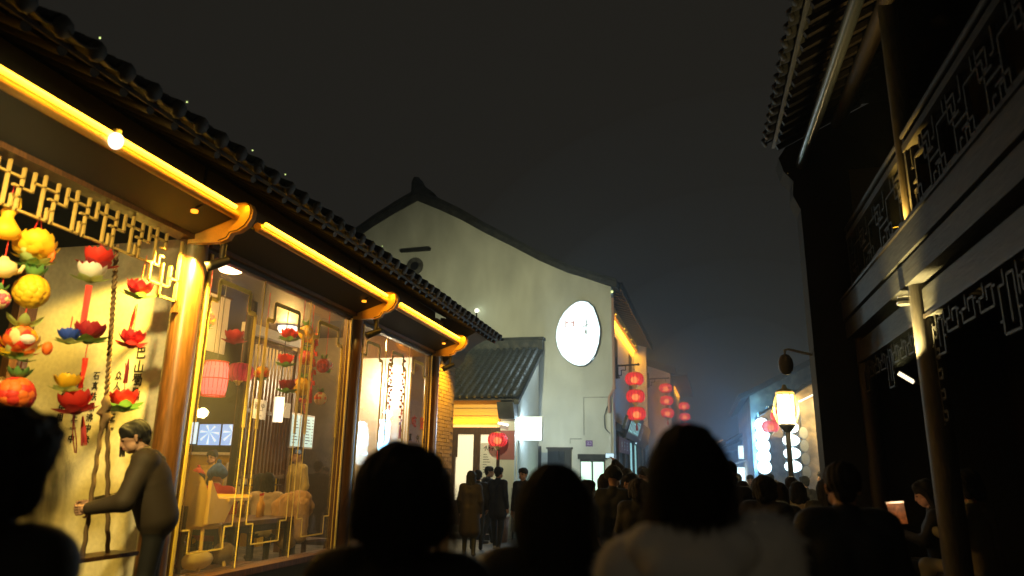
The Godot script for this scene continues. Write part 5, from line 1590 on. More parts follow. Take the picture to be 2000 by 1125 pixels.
func dining_table(label: String, at: Vector3, w: float, d: float, group := "") -> Node3D:
	var t := thing("dining_table", label, "table", at, 0, group)
	obj("tabletop", bx(-w / 2, 0.7, -d / 2, w / 2, 0.75, d / 2), M.timber, t)
	for e in [[-1, -1], [1, -1], [-1, 1], [1, 1]]:
		obj("leg", bx(e[0] * (w / 2 - 0.06) - 0.03, 0, e[1] * (d / 2 - 0.06) - 0.03, e[0] * (w / 2 - 0.06) + 0.03, 0.7, e[1] * (d / 2 - 0.06) + 0.03), M.dark_timber, t)
	obj("apron", bx(-w / 2 + 0.04, 0.62, -d / 2 + 0.04, w / 2 - 0.04, 0.7, d / 2 - 0.04), M.dark_timber, t)
	return t

func restaurant_room() -> void:
	var fy := 0.28
	# lamps of the room
	for e in [[-5.5, -7.4, "white ceiling lamp just inside the first big window"], [-8.3, -8.4, "white ceiling lamp deep in the restaurant room"], [-7.0, -11.2, "white ceiling lamp near the blue menu screens"]]:
		var l := thing("ceiling_lamp", e[2], "lamp", Vector3(e[0], 4.02, e[1]))
		obj("lamp_disc", lathe(mb(true), [Vector2(0, -0.06), Vector2(0.13, -0.055), Vector2(0.17, 0.0), Vector2(0.17, 0.06), Vector2(0, 0.07)], 20), M.white_lamp, l)
		omni("lamp_light", Vector3(0, -0.16, 0), Color(1.0, 0.76, 0.40), 4.8, 0.1, l)
	var sp := thing("wall_spotlight", "glaring round spotlight before the white end wall behind last window", "lamp", Vector3(-5.44, 3.13, -12.1))
	obj("lamp_lens", ball(mb(true), Vector3.ZERO, Vector3(0.05, 0.05, 0.05), 12), M.white_lamp, sp)
	obj("lamp_bracket", bar(mb(), Vector3(0, 0, -0.04), Vector3(0, 0, -0.32), 0.03, 0.03), M.iron, sp)
	omni("lamp_glow", Vector3(0, 0, 0), Color(1.0, 0.9, 0.72), 2.4, 0.05, sp)
	# pink drum lantern by a white pillar
	var pl := thing("drum_lantern", "pink-red barbed drum lantern glowing beside the white inner pillar", "lantern", Vector3(-6.0, 2.72, -8.03))
	var prof := [Vector2(0.135, -0.21), Vector2(0.155, -0.15), Vector2(0.16, 0.0), Vector2(0.155, 0.15), Vector2(0.135, 0.21)]
	obj("shade", lathe(mb(true), prof, 24), M.lantern_pink, pl)
	var cg := mb(true)
	for k in 18:
		var a := TAU * k / 18
		tube(cg, [Vector3(cos(a) * 0.142, -0.23, sin(a) * 0.142), Vector3(cos(a) * 0.166, 0, sin(a) * 0.166), Vector3(cos(a) * 0.142, 0.23, sin(a) * 0.142)], 0.004, 4)
	for y in [-0.22, 0.0, 0.22]:
		var ring := []
		for k in 25:
			ring.append(Vector3(cos(TAU * k / 24) * (0.148 if y else 0.17), y, sin(TAU * k / 24) * (0.148 if y else 0.17)))
		tube(cg, ring, 0.007, 5, false)
	obj("cage", cg, M.petal_red, pl)
	obj("hook", tube(mb(true), [Vector3(0, 0.22, 0), Vector3(0, 1.3, 0)], 0.006, 6), M.iron, pl)
	var pb: MeshInstance3D = obj("bulb", ball(mb(true), Vector3.ZERO, Vector3.ONE * 0.045, 10), M.white_lamp, pl)
	omni("bulb_light", Vector3.ZERO, Color(1, 0.75, 0.65), 0.06, 0.04, pb)
	var wb := thing("white_banner", "pair of plain white cloth banners hung from the dark ceiling inside", "banner", Vector3(-6.6, 3.3, -8.55))
	for k in 2:
		obj("cloth", bx(-0.006, -0.1, -0.17 - 0.24 * k, 0.006, 0.72, 0.04 - 0.24 * k), M.paper, wb)
	obj("banner_rod", bx(-0.012, 0.72, -0.45, 0.012, 0.745, 0.1), M.timber, wb)
	var post := thing("dark_post", "round black timber post inside between screens and lattice", "pillar", Vector3(-6.55, fy, -9.45))
	obj("shaft", tube(mb(true), [Vector3(0, 0, 0), Vector3(0, 3.82, 0)], 0.075, 14), M.black_timber, post)
	# slatted timber screen
	var sc := thing("slat_screen", "tall brown slatted timber screen with lattice lower half inside restaurant", "screen", Vector3(-6.75, fy, -10.4))
	for k in 14:
		obj("slat", bx(-0.02, 1.2, 0.62 - 0.1 * k - 0.02, 0.02, 3.3, 0.62 - 0.1 * k + 0.02), M.varnish, sc)
	for y in [0.5, 1.2, 2.2, 3.3]:
		obj("rail", bx(-0.03, y - 0.03, -0.75, 0.03, y + 0.03, 0.7), M.varnish, sc)
	var lt := mb()
	for k in 8:
		bar(lt, Vector3(0, 0.53, 0.6 - 0.17 * k), Vector3(0, 1.17, 0.6 - 0.17 * k), 0.02, 0.02, Vector3.BACK)
	for k in 4:
		bar(lt, Vector3(0, 0.62 + 0.15 * k, 0.7), Vector3(0, 0.62 + 0.15 * k, -0.75), 0.02, 0.02)
	obj("lower_lattice", lt, M.varnish, sc)
	for z in [0.7, -0.75]:
		obj("screen_post", bx(-0.05, 0, z - 0.04, 0.05, 3.4, z + 0.04), M.varnish, sc)
	obj("beam", bx(-0.06, 3.4, -0.85, 0.06, 3.55, 0.8), M.plaster_white, sc)
	# notices
	var n1 := obj("notice", bx(-0.005, 0, 0, 0.005, 0.3, 0.34), M.paper, self, Vector3(-6.5, 2.34, -10.02))
	tag(n1, "white notice with brown print hung on the slatted screen", "notice")
	var ns := mb()
	strokes(ns, GL.wei, Vector3(0.007, 0.2, 0.26), Vector3.FORWARD, Vector3.UP, 0.1, 0.01)
	strokes(ns, GL.zhong, Vector3(0.007, 0.2, 0.1), Vector3.FORWARD, Vector3.UP, 0.1, 0.01)
	strokes(ns, "0,9 10,9;0,4 8,4;0,0 9,0", Vector3(0.007, 0.07, 0.17), Vector3.FORWARD, Vector3.UP, 0.16, 0.008)
	obj("notice_lettering", ns, M.ink, n1)
	var n2 := obj("notice", bx(-0.005, 0, 0, 0.005, 0.24, 0.26), M.paper, self, Vector3(-6.5, 2.42, -10.72))
	tag(n2, "smaller white notice right of the glowing pendant lamp", "notice")
	# pendant lamp
	var pe := thing("pendant_lamp", "glowing white cylinder pendant lamp in front of the slatted screen", "lamp", Vector3(-6.2, 2.5, -9.9))
	obj("shade", tube(mb(true), [Vector3(0, -0.2, 0), Vector3(0, 0.18, 0)], 0.075, 16), M.lamp_shade, pe)
	obj("stem", tube(mb(true), [Vector3(0, 0.18, 0), Vector3(0, 1.55, 0)], 0.008, 6), M.iron, pe)
	obj("drop", tube(mb(true), [Vector3(0, -0.2, 0), Vector3(0, -0.45, 0)], 0.012, 6), M.timber, pe)
	omni("lamp_light", Vector3(0.12, 0, 0.1), Color(1, 0.82, 0.5), 0.35, 0.08, pe)
	# lit menu panels
	var mp := thing("menu_screen", "pair of pale lit menu panels hung near the right of big window", "screen", Vector3(-6.55, 1.98, -11.1))
	for k in 2:
		var fr: MeshInstance3D = obj("panel_frame", bx(-0.03, -0.03, 0.22 - 0.42 * k, 0.0, 0.55, -0.12 - 0.42 * k), M.steel, mp)
		obj("panel_face", bx(0.002, 0.0, 0.2 - 0.42 * k, 0.006, 0.52, -0.1 - 0.42 * k), M.menu_lit, fr)
		var ms := mb()
		for i in 9:
			strokes(ms, "1,5 %d,5;9,5 10,5" % (4 + i % 4), Vector3(0.008, 0.46 - 0.05 * i, 0.05 - 0.42 * k), Vector3.FORWARD, Vector3.UP, 0.24, 0.012, 0.002)
		obj("panel_lettering", ms, M.slate_ink, fr)
	# blue menu screens on the end wall over the yellow counter
	var x := -9.45
	var names := ["blue menu screen with white streaks, first on the end wall", "blue menu screen with a splashing wave, second on end wall", "blue menu screen with round dishes, third on the end wall", "narrow blue menu screen with round dishes, last on the end wall"]
	for k in 4:
		var w: float = [0.5, 0.5, 0.42, 0.3][k]
		var s := thing("blue_screen", names[k], "screen", Vector3(x, 2.03, -12.4))
		obj("screen_case", bx(0, -0.02, 0.0, w, 0.42, 0.05), M.iron, s)
		obj("screen_face", bx(0.01, 0.0, 0.051, w - 0.01, 0.4, 0.055), M.screen_blue, s)
		var sf := mb()
		if k < 2:
			for i in 7:
				tri(sf, Vector3(w * 0.5, 0.25, 0.058), Vector3(w * 0.5 + cos(i * 0.9) * 0.22, 0.2 + sin(i * 0.9) * 0.19, 0.058), Vector3(w * 0.5 + cos(i * 0.9 + 0.25) * 0.22, 0.2 + sin(i * 0.9 + 0.25) * 0.19, 0.058))
		else:
			for i in 4:
				tube(sf, [Vector3(w * (0.3 + 0.38 * (i % 2)), 0.29 - 0.19 * (i / 2), 0.056), Vector3(w * (0.3 + 0.38 * (i % 2)), 0.29 - 0.19 * (i / 2), 0.059)], 0.065, 14)
		obj("screen_print", sf, M.screen_white, s)
		x += w + 0.02
	area("screens_light", Vector3(-8.6, 2.2, -12.3), Vector3(-8.6, 1.5, -10), 1.7, 0.4, Color(0.5, 0.75, 1.0), 1.0)
	var wp := thing("glowing_sign", "white glowing round-cornered sign left of the blue menu screens", "sign", Vector3(-9.75, 2.05, -12.39))
	obj("sign_face", bx(0, 0, 0, 0.24, 0.42, 0.03), M.screen_white, wp)
	var co := thing("counter", "long yellow serving counter below the blue menu screens", "counter", Vector3(-8.7, fy, -11.9))
	obj("front_panel", bx(-1.5, 0.0, -0.25, 1.2, 1.55, 0.2), M.petal_yellow, co)
	obj("worktop", bx(-1.55, 1.55, -0.3, 1.25, 1.6, 0.26), M.plaster_white, co)
	# furniture by the window
	var t1 := dining_table("dark dining table set with pots just inside the first big window", Vector3(-5.35, fy, -7.7), 0.9, 1.5, "dining tables in the restaurant")
	var t2 := copy(t1, "dark dining table farther in, behind the red coated diner", Vector3(-7.2, fy, -8.6), 0.0, "dining tables in the restaurant")
	copy(t1, "dark dining table near the yellow counter at the back", Vector3(-8.3, fy, -10.4), 0.2, "dining tables in the restaurant")
	var c1 := chair("dark slat-back chair with tan coat over it, inside by window", Vector3(-4.95, fy, -8.8), -0.3, "dining chairs in the restaurant")
	copy(c1, "dark slat-back chair at the inner side of the window table", Vector3(-6.1, fy, -7.6), PI / 2, "dining chairs in the restaurant")
	copy(c1, "dark slat-back chair near the red coated diner", Vector3(-6.6, fy, -8.6), -PI / 2, "dining chairs in the restaurant")
	copy(c1, "dark slat-back chair left of the cream high chair", Vector3(-4.9, fy, -5.95), 2.6, "dining chairs in the restaurant")
	# high chair
	var hcx := thing("high_chair", "cream yellow plastic baby high chair with tray beside the window", "high chair", Vector3(-4.78, fy, -6.4), 0.05)
	var shell := mb(true)
	var sp2 := []
	for i in 9:
		var f := i / 8.0
		var row := []
		for k in 9:
			var a := -1.25 + 2.5 * k / 8
			row.append(Vector3(sin(a) * (0.2 + 0.03 * f), 0.78 + f * 0.52 * (1.0 - 0.35 * pow(absf(a) / 1.25, 3)), 0.12 + cos(a) * 0.15 + f * 0.06))
		sp2.append(row)
	for i in 8:
		for k in 8:
			quad(shell, sp2[i][k], sp2[i][k + 1], sp2[i + 1][k + 1], sp2[i + 1][k])
			quad(shell, sp2[i][k] * Vector3(0.93, 1, 0.96), sp2[i + 1][k] * Vector3(0.93, 1, 0.96), sp2[i + 1][k + 1] * Vector3(0.93, 1, 0.96), sp2[i][k + 1] * Vector3(0.93, 1, 0.96))
	var cream := mat("cream_plastic", lin(0.74, 0.50, 0.13), 0.4)
	obj("backrest", shell, cream, hcx)
	obj("seat", lathe(mb(true), [Vector2(0, 0.74), Vector2(0.2, 0.745), Vector2(0.235, 0.78), Vector2(0.22, 0.8), Vector2(0, 0.79)], 20), cream, hcx)
	obj("arm_rest", prism(mb(), [Vector2(0.2, 0.80), Vector2(-0.08, 0.80), Vector2(-0.2, 0.98), Vector2(-0.2, 1.02), Vector2(0.06, 1.03), Vector2(0.2, 1.2)], -0.02, 0.02, Vector3(0.22, 0, 0), Basis(Vector3(0, 0, 1), Vector3.UP, Vector3(-1, 0, 0))), cream, hcx)
	obj("arm_rest", prism(mb(), [Vector2(0.2, 0.80), Vector2(-0.08, 0.80), Vector2(-0.2, 0.98), Vector2(-0.2, 1.02), Vector2(0.06, 1.03), Vector2(0.2, 1.2)], -0.02, 0.02, Vector3(-0.22, 0, 0), Basis(Vector3(0, 0, 1), Vector3.UP, Vector3(-1, 0, 0))), cream, hcx)
	var tray: MeshInstance3D = obj("tray", bx(-0.26, 1.0, -0.5, 0.26, 1.03, -0.1), cream, hcx)
	obj("tray_rim", bx(-0.27, 1.03, -0.51, 0.27, 1.055, -0.48), cream, tray)
	for e in [[-1, -1], [1, -1], [-1, 1], [1, 1]]:
		obj("leg", tube(mb(true), [Vector3(e[0] * 0.16, 0.76, e[1] * 0.14), Vector3(e[0] * 0.26, 0.0, e[1] * 0.28)], 0.018, 8), cream, hcx)
	obj("foot_rest", bx(-0.2, 0.35, -0.24, 0.2, 0.37, -0.14), cream, hcx)
	# clothes and bags
	var coat := thing("tan_coat", "tan puffed coat draped over the chair near the window right end", "coat", Vector3(-4.95, 0, -8.8), -0.3)
	var k2 := Flesh.new()
	k2.add([[Vector3(-0.16, 1.2, 0.22), Vector3(0.16, 1.24, 0.22), 0.1, 0.1, 0], [Vector3(-0.2, 1.14, 0.3), Vector3(-0.16, 0.85, 0.32), 0.09, 0.07, 0], [Vector3(0.2, 1.16, 0.28), Vector3(0.24, 0.8, 0.3), 0.1, 0.08, 0], [Vector3(0, 1.2, 0.3), Vector3(0, 0.75, 0.3), 0.12, 0.13, 0], [Vector3(-0.1, 1.2, 0.15), Vector3(0.1, 1.1, 0.1), 0.08, 0.08, 0], [Vector3(0.05, 1.28, 0.2), Vector3(0.2, 1.15, 0.14), 0.07, 0.06, 0]], 0.016, 0.03, [Color(0.45, 0.29, 0.11)], [], Transform3D(), 0.006)
	obj("coat_cloth", k2.mesh(), M.cloth, coat)
	var bag := thing("tan_bag", "two tan paper bags lying on the ledge inside the window", "bag", Vector3(-4.62, 0.66, -6.25))
	obj("bag_body", ball(mb(true), Vector3(0, 0.09, 0), Vector3(0.1, 0.09, 0.2), 12), M.petal_cream, bag)
	obj("bag_body", ball(mb(true), Vector3(-0.02, 0.11, -0.42), Vector3(0.1, 0.11, 0.15), 12), M.rope, bag)
	obj("ledge", bx(-0.14, -0.06, -0.8, 0.1, 0.0, 0.5), M.timber, bag)
	# things on the window table
	var ty := fy + 0.75
	var cup := thing("takeaway_cup", "cream takeaway tub with lid and straw on window table", "cup", Vector3(-5.5, ty, -7.6))
	obj("cup_body", lathe(mb(true), [Vector2(0, 0), Vector2(0.055, 0.0), Vector2(0.07, 0.13), Vector2(0, 0.13)], 16), M.petal_cream, cup)
	obj("cup_lid", lathe(mb(true), [Vector2(0, 0.13), Vector2(0.076, 0.13), Vector2(0.07, 0.15), Vector2(0, 0.165)], 16), M.petal_white, cup)
	obj("straw", tube(mb(true), [Vector3(0.01, 0.15, 0), Vector3(0.02, 0.27, 0.01)], 0.005, 6), M.petal_white, cup)
	for e in [[-5.35, -7.95, "brown jar of chopsticks on the window table", 0], [-5.2, -8.1, "amber sauce bottle beside the chopstick jar on window table", 1], [-5.3, -8.3, "tall amber oil bottle at the far end of window table", 1]]:
		var j := thing("table_jar" if e[3] == 0 else "sauce_bottle", e[2], "jar" if e[3] == 0 else "bottle", Vector3(e[0], ty, e[1]))
		if e[3] == 0:
			obj("jar_body", lathe(mb(true), [Vector2(0, 0), Vector2(0.05, 0), Vector2(0.05, 0.15), Vector2(0, 0.15)], 14), M.timber, j)
			for k in 7:
				obj("chopstick", tube(mb(true), [Vector3(0, 0.05, 0), Vector3(0.04 * cos(k), 0.27, 0.04 * sin(k))], 0.004, 5), M.gold_wood, j)
		else:
			obj("bottle_body", lathe(mb(true), [Vector2(0, 0), Vector2(0.035, 0), Vector2(0.035, 0.15), Vector2(0.013, 0.19), Vector2(0.013, 0.25), Vector2(0, 0.25)], 14), M.gold_wood, j)
			obj("bottle_cap", tube(mb(true), [Vector3(0, 0.25, 0), Vector3(0, 0.275, 0)], 0.016, 10), M.petal_red, j)
	# decorations hung inside the first window
	var H := "flower lanterns hung inside the window"
	lotus("red lotus with green leaves hung high inside the first window", Vector3(-5.0, 3.2, -8.06), 0.25, "red", "green", H)
	fruit("yellow fruit lantern hung highest inside the first window", Vector3(-5.0, 3.38, -8.46), 0.2, 0.2, "yellow", "cream", "green", H, 6)
	fruit("pink peach lantern under the highest yellow one inside", Vector3(-5.0, 3.05, -8.51), 0.18, 0.2, "pink", "red", "green", H, 6)
	lotus("red lotus with yellow heart at mid height inside window", Vector3(-5.0, 2.87, -8.03), 0.24, "red", "green", H, 0.0, "yellow")
	fruit("round yellow fruit lantern with pink bow inside window", Vector3(-5.0, 2.66, -8.48), 0.2, 0.24, "yellow", "yellow", "green", H, 6, true, 0.36)
	lotus("red lotus, lowest of the flower string inside window", Vector3(-5.0, 2.55, -8.12), 0.25, "dark_red", "green", H, 0.0, "red")
	fruit("pink fruit lantern beside the jamb at the window right end", Vector3(-4.95, 3.0, -8.3 - 0.6), 0.18, 0.2, "pink", "red", "green", H, 5)
	fruit("small cream fruit lantern low at the window right end", Vector3(-4.95, 2.55, -8.9), 0.17, 0.18, "cream", "orange", "green", H, 5)
	lotus("dark red lotus silhouette hung deep inside under the ceiling", Vector3(-6.2, 3.3, -8.6), 0.3, "dark_red", "dark_red", H)
	for e in [[-5.6, 3.3, -7.2, "pink", "yellow"], [-5.9, 2.9, -8.9, "yellow", "orange"], [-5.4, 3.45, -9.3, "orange", "yellow"], [-5.5, 2.75, -9.2, "red", "pink"], [-6.2, 3.5, -7.7, "red", "orange"], [-5.3, 3.1, -9.6, "pink", "white"]]:
		var fl := bloom("%s and %s ruffled flower lantern %s inside the big window" % [e[3], e[4], ["hung low" if e[1] < 3.0 else "hung high", "near the slats"][1 if e[0] < -5.8 else 0]], Vector3(e[0], e[1], e[2]), 0.24, [e[3], e[3], e[4]], "green", H)
		cord(fl, Vector3(0, 0.05, 0), Vector3(0, 4.08 - e[1], 0), M.petal_red)
	var bow := thing("pink_bow", "pink ribbon bow under the round yellow fruit lantern", "bow", Vector3(-4.98, 2.48, -8.5))
	obj("bow_loop", ball(mb(true), Vector3(0, 0, -0.05), Vector3(0.015, 0.03, 0.05), 10), M.petal_pink, bow)
	obj("bow_loop", ball(mb(true), Vector3(0, 0, 0.05), Vector3(0.015, 0.03, 0.05), 10), M.petal_pink, bow)
	ribbon(bow, Vector3(0, 0, 0), Vector3(0, -0.16, -0.08), 0.03, M.petal_pink)
	var cnt := 0
	for e in [[-4.75, 3.32, -6.05, "string of red firecrackers with tassel at the window left jamb", 15], [-5.0, 3.42, -8.72, "string of red firecrackers at the right of first window", 14], [-5.1, 3.55, -11.55, "long garland of red and brown charms before the glaring white wall", 22], [-4.95, 3.5, -11.75, "long garland of orange and grey charms beside the lettered pane", 22]]:
		var f := thing("firecracker_string" if cnt < 2 else "charm_garland", e[3], "garland", Vector3(e[0], e[1], e[2]))
		cord(f, Vector3(0, 0.1, 0), Vector3(0, -0.05 * e[4], 0), M.petal_red)
		for k in e[4]:
			var c := "red" if k % 3 else "orange"
			if cnt >= 2:
				c = ["dark_red", "orange", "lilac", "dark_red"][(k / 3) % 4]
			var d := Vector3(0.02 * cos(k * 2.4), -0.05 * k, 0.028 * sin(k * 2.4))
			if cnt < 2:
				obj("firecracker", tube(mb(true), [d, d + Vector3(d.x * 0.6, -0.06, d.z * 0.8)], 0.018, 8), M["petal_" + c], f)
			else:
				obj("charm", ball(mb(true), d * Vector3(1, 1.15, 1), Vector3(0.02, 0.026, 0.035), 8), M["petal_" + c], f)
		tassel(f, Vector3(0, -0.05 * e[4], 0), 0.25, 0.035, M.petal_red)
		cnt += 1
	for e in [[-6.3, 2.95, -7.6, "dim red round lantern left of the drum lantern inside"], [-6.6, 3.0, -9.4, "dim red round lantern before the slatted screen inside"]]:
		var l := lantern("inner_lantern", e[3], Vector3(e[0], e[1], e[2]), 0.2, "", 0.0)
		cord(l, Vector3(0, 0.15, 0), Vector3(0, 4.05 - e[1], 0), M.petal_red)

func street_things() -> void:
	# oval sign on the white gable
	var o := thing("oval_sign", "big glowing white egg-shaped sign with pink and blue brush characters on gable", "sign", Vector3(-3.33, 5.82, -21.42), deg_to_rad(-1.6))
	var out := [[430, 88], [520, 110], [600, 190], [650, 330], [688, 480], [690, 570], [670, 720], [620, 870], [540, 980], [470, 1025], [380, 1030], [300, 1005], [230, 960], [150, 890], [80, 760], [52, 620], [65, 480], [110, 350], [180, 240], [270, 155], [350, 105]]
	var P := []
	var Q := []
	for p in out:
		var v := Vector2(p[0] - 370, 560 - p[1]) * 0.00214
		P.append(v)
		Q.append(v * 1.02)
	var rim: MeshInstance3D = obj("sign_case", prism(mb(), Q, -0.07, 0.055), M.slate_blue, o)
	obj("sign_face", prism(mb(), P, 0.056, 0.062), M.cool_sign, o)
	var f := func(pts: Array) -> Array:
		var r := []
		for p in pts:
			r.append(Vector2(p[0] - 370, 560 - p[1]) * 0.00214)
		return r
	var s := mb()
	for poly in [[[190, 370], [200, 365], [205, 385], [235, 385], [240, 400], [225, 412], [205, 415], [200, 450], [215, 470], [205, 488], [188, 465]], [[250, 390], [265, 380], [280, 395], [305, 390], [312, 360], [322, 365], [325, 430], [328, 475], [310, 455], [298, 470], [290, 465], [305, 435], [300, 410], [270, 408]]]:
		prism(s, f.call(poly), 0.063, 0.066)
	obj("pink_lettering", s, M.pink_print, o)
	s = mb()
	for poly in [[[500, 350], [508, 350], [508, 392], [516, 400], [505, 412], [508, 436], [545, 432], [545, 440], [508, 455], [500, 480], [496, 500], [506, 545], [500, 600], [490, 585], [484, 565], [465, 568], [488, 500], [490, 465], [412, 488], [410, 482], [488, 448], [490, 412]], [[255, 630], [262, 640], [272, 690], [262, 685]], [[350, 700], [352, 600], [358, 600], [356, 708]], [[270, 568], [295, 570], [290, 580]], [[350, 540], [375, 542], [372, 550]], [[195, 745], [215, 745], [205, 755]], [[175, 650], [183, 662], [178, 670]]]:
		prism(s, f.call(poly), 0.063, 0.066)
	obj("blue_lettering", s, M.blue_print, o)
	area("sign_light", Vector3(-0.05, 0, 0.1), Vector3(0, -0.6, 3), 1.1, 1.7, Color(0.84, 0.96, 1.0), 12.0, o)
	# red lanterns along the white houses
	lantern_string(Vector3(-1.72, 4.52, -22.4), -2.28, 3, 0.29, 0.535, ["top red lantern of the nearest string beside white house", "middle red lantern of the nearest string beside white house", "bottom red lantern of the nearest string beside white house"], "black iron bracket with the nearest string of red lanterns", "red lanterns along the white houses")
	lantern_string(Vector3(-1.15, 5.5, -33.3), -1.94, 3, 0.30, 0.56, ["top red lantern of the second string, beyond the white house pier", "middle red lantern of the second string beyond the white house", "bottom red lantern of the second string beyond the white house"], "black iron bracket of the second lantern string down the street", "red lanterns along the white houses")
	lantern_string(Vector3(-0.46, 5.4, -41.0), -1.2, 3, 0.30, 0.58, ["top orange-lit lantern of the farthest string", "second lantern of the farthest string, hanging lower", "lowest lantern of the farthest string above woman's hair"], "thin bracket of the farthest lantern string", "red lanterns along the white houses")
	var al := lantern("red_lantern", "single red lantern with gilt foot at the tiled shop corner", Vector3(-4.97, 2.45, -18.3), 0.26, "")
	tassel(al, Vector3(0, -0.26, 0), 0.24, 0.03, M.petal_red)
	obj("hook", tube(mb(true), [Vector3(0, 0.2, 0), Vector3(0, 0.36, 0)], 0.008, 6), M.iron, al)
	for e in [[2.34, 3.18, -24.0, "red lantern over the glowing disc sign"], [2.62, 3.5, -24.0, "red lantern tucked under canopy behind the street lamp"]]:
		var l := lantern("red_lantern", e[3], Vector3(e[0], e[1], e[2]), 0.26, "", 0.15)
		obj("hook", tube(mb(true), [Vector3(0, 0.2, 0), Vector3(0, 0.34, 0)], 0.008, 6), M.iron, l)
	# slanted menu boards of the white house shop
	var bi := 0
	for e in [[-22.3, -23.0, 3.42, 3.0, "small blue-lit slanted board nearest the white house corner"], [-23.6, -27.4, 3.62, 2.78, "large black slanted menu board with white columns of writing"], [-27.9, -31.5, 3.55, 2.7, "third slanted board with bright white edge on the white house"]]:
		var b := thing("menu_board", e[4], "sign", Vector3(-2.02 + 0.02 * bi, (e[2] + e[3]) / 2, (e[0] + e[1]) / 2), deg_to_rad(-1.6))
		var w: float = absf(e[1] - e[0])
		var h: float = e[2] - e[3]
		var tl := Basis(Vector3.BACK, -0.32)
		obj("board_case", box(mb(), Vector3.ZERO, Vector3(0.08, h, w), tl), M.black_iron, b)
		obj("board_face", box(mb(), tl * Vector3(0.043, 0, 0), Vector3(0.004, h * 0.92, w * 0.97), tl), M.slate_blue, b)
		if bi > 0:
			obj("edge_light", box(mb(), Vector3(0, h * 0.02, w / 2 + 0.006), Vector3(0.05, h * 0.9, 0.006), tl), M.screen_white if bi == 2 else M.slate_blue, b)
		var ls := mb()
		for k in (8 if bi == 1 else 2):
			strokes(ls, "2,9 4,9;3,9 3,7;5,7 2,5;3,5 3,3;2,2 5,1;4,4 5,2", tl * Vector3(0.047, 0.02, 0) + Vector3(0, 0, w * (0.4 - 0.8 * k / 8.0)), Vector3.FORWARD, tl * Vector3.UP, h * 0.62, 0.05, 0.004)
		obj("board_lettering", ls, M.menu_lit if bi == 1 else M.paper, b)
		bi += 1
	var rs := thing("red_shop_sign", "dull red board with pale writing over the white house shop door", "sign", Vector3(-2.26, 2.55, -24.2), deg_to_rad(-1.6))
	obj("board", bx(-0.03, -0.24, -1.6, 0.03, 0.24, 1.4), M.faded_red, rs)
	var rl := mb()
	for k in 3:
		strokes(rl, GL[["zhong", "shi", "zheng"][k]], Vector3(0.034, 0, 0.7 - 0.7 * k), Vector3.FORWARD, Vector3.UP, 0.3, 0.03)
	obj("board_lettering", rl, M.paper, rs)
	# street lamp
	var lp := thing("street_lamp", "street lamp with glowing white cylinder in a caged brass head", "street lamp", Vector3(1.55, 0, -13.1))
	obj("post", tube(mb(true), [Vector3(0, 0, 0), Vector3(0, 0.3, 0), Vector3(0, 2.4, 0)], [0.075, 0.05, 0.042], 12), M.iron, lp)
	obj("post_foot", lathe(mb(true), [Vector2(0, 0), Vector2(0.14, 0), Vector2(0.12, 0.12), Vector2(0.07, 0.25), Vector2(0, 0.26)], 14), M.iron, lp)
	obj("lamp_cup", lathe(mb(true), [Vector2(0, 2.36), Vector2(0.05, 2.37), Vector2(0.13, 2.47), Vector2(0.14, 2.5), Vector2(0, 2.5)], 16), M.iron, lp)
	var sh: MeshInstance3D = obj("lamp_glass", tube(mb(true), [Vector3(0, 2.5, 0), Vector3(0, 3.0, 0)], 0.135, 20), M.lamp_shade, lp)
	for k in 8:
		var a := TAU * (k + 0.5) / 8
		var pts := []
		for i in 7:
			var g := i / 6.0
			pts.append(Vector3(cos(a), 0, sin(a)) * (0.12 + 0.09 * sin(PI * (0.12 + 0.82 * g))) + Vector3(0, 2.52 + 0.52 * g, 0))
		obj("cage_bar", tube(mb(true), pts, 0.008, 6), M.gilt, lp)
	obj("lamp_cap", lathe(mb(true), [Vector2(0, 3.02), Vector2(0.16, 3.02), Vector2(0.13, 3.08), Vector2(0.05, 3.11), Vector2(0.03, 3.17), Vector2(0, 3.18)], 16), M.gilt, lp)
	for k in 4:
		var a := TAU * k / 4 + 0.4
		omni("lamp_light", Vector3(cos(a) * 0.29, 2.72, sin(a) * 0.29), Color(1.0, 0.88, 0.62), 1.4, 0.1, lp)
	var lp2 := copy(lp, "added unseen street lamp behind the camera, lighting near figures and beams", Vector3(1.55, 0, 7.0))  # unseen lamp, added to brighten the nearest coats and the balcony beams
	for c in lp2.get_children():
		if c is OmniLight3D:
			c.light_energy = 0.4
	# bin and low sign by the tiled shop
	var bn := thing("litter_bin", "brown round litter bin with pale rim beside the shop step", "bin", Vector3(-4.62, 0, -17.55))
	obj("bin_body", lathe(mb(true), [Vector2(0, 0), Vector2(0.15, 0), Vector2(0.19, 0.6), Vector2(0.17, 0.6), Vector2(0, 0.55)], 16), mat("bin_brown", lin(0.22, 0.12, 0.07), 0.6), bn)
	obj("bin_rim", lathe(mb(true), [Vector2(0.17, 0.58), Vector2(0.205, 0.58), Vector2(0.205, 0.63), Vector2(0.17, 0.63)], 16), M.plaster_white, bn)
	var gs := thing("standing_board", "pale grey standing board with faint rows of print against shop side wall", "sign", Vector3(-4.2, 0, -18.2))
	obj("board", bx(-0.35, 0.2, -0.03, 0.35, 1.25, 0.0), M.stone_pale, gs)
	var gl := mb()
	for k in 9:
		strokes(gl, "0,5 3,5;4,5 6,5;7,5 10,5", Vector3(0, 1.14 - 0.1 * k, 0.002), Vector3.RIGHT, Vector3.UP, 0.56, 0.03)
	obj("board_lettering", gl, M.slate_ink, gs)
	for x in [-0.3, 0.3]:
		obj("board_leg", bx(x - 0.02, 0, -0.04, x + 0.02, 0.2, 0.0), M.iron, gs)
	# bench for the two who sit by the dark house
	var be := thing("plank_bench", "dark plank bench on the platform of balcony house", "bench", Vector3(2.15, 0.42, -7.5))
	obj("seat", bx(-0.2, 0.40, -0.9, 0.2, 0.44, 0.75), M.dark_timber, be)
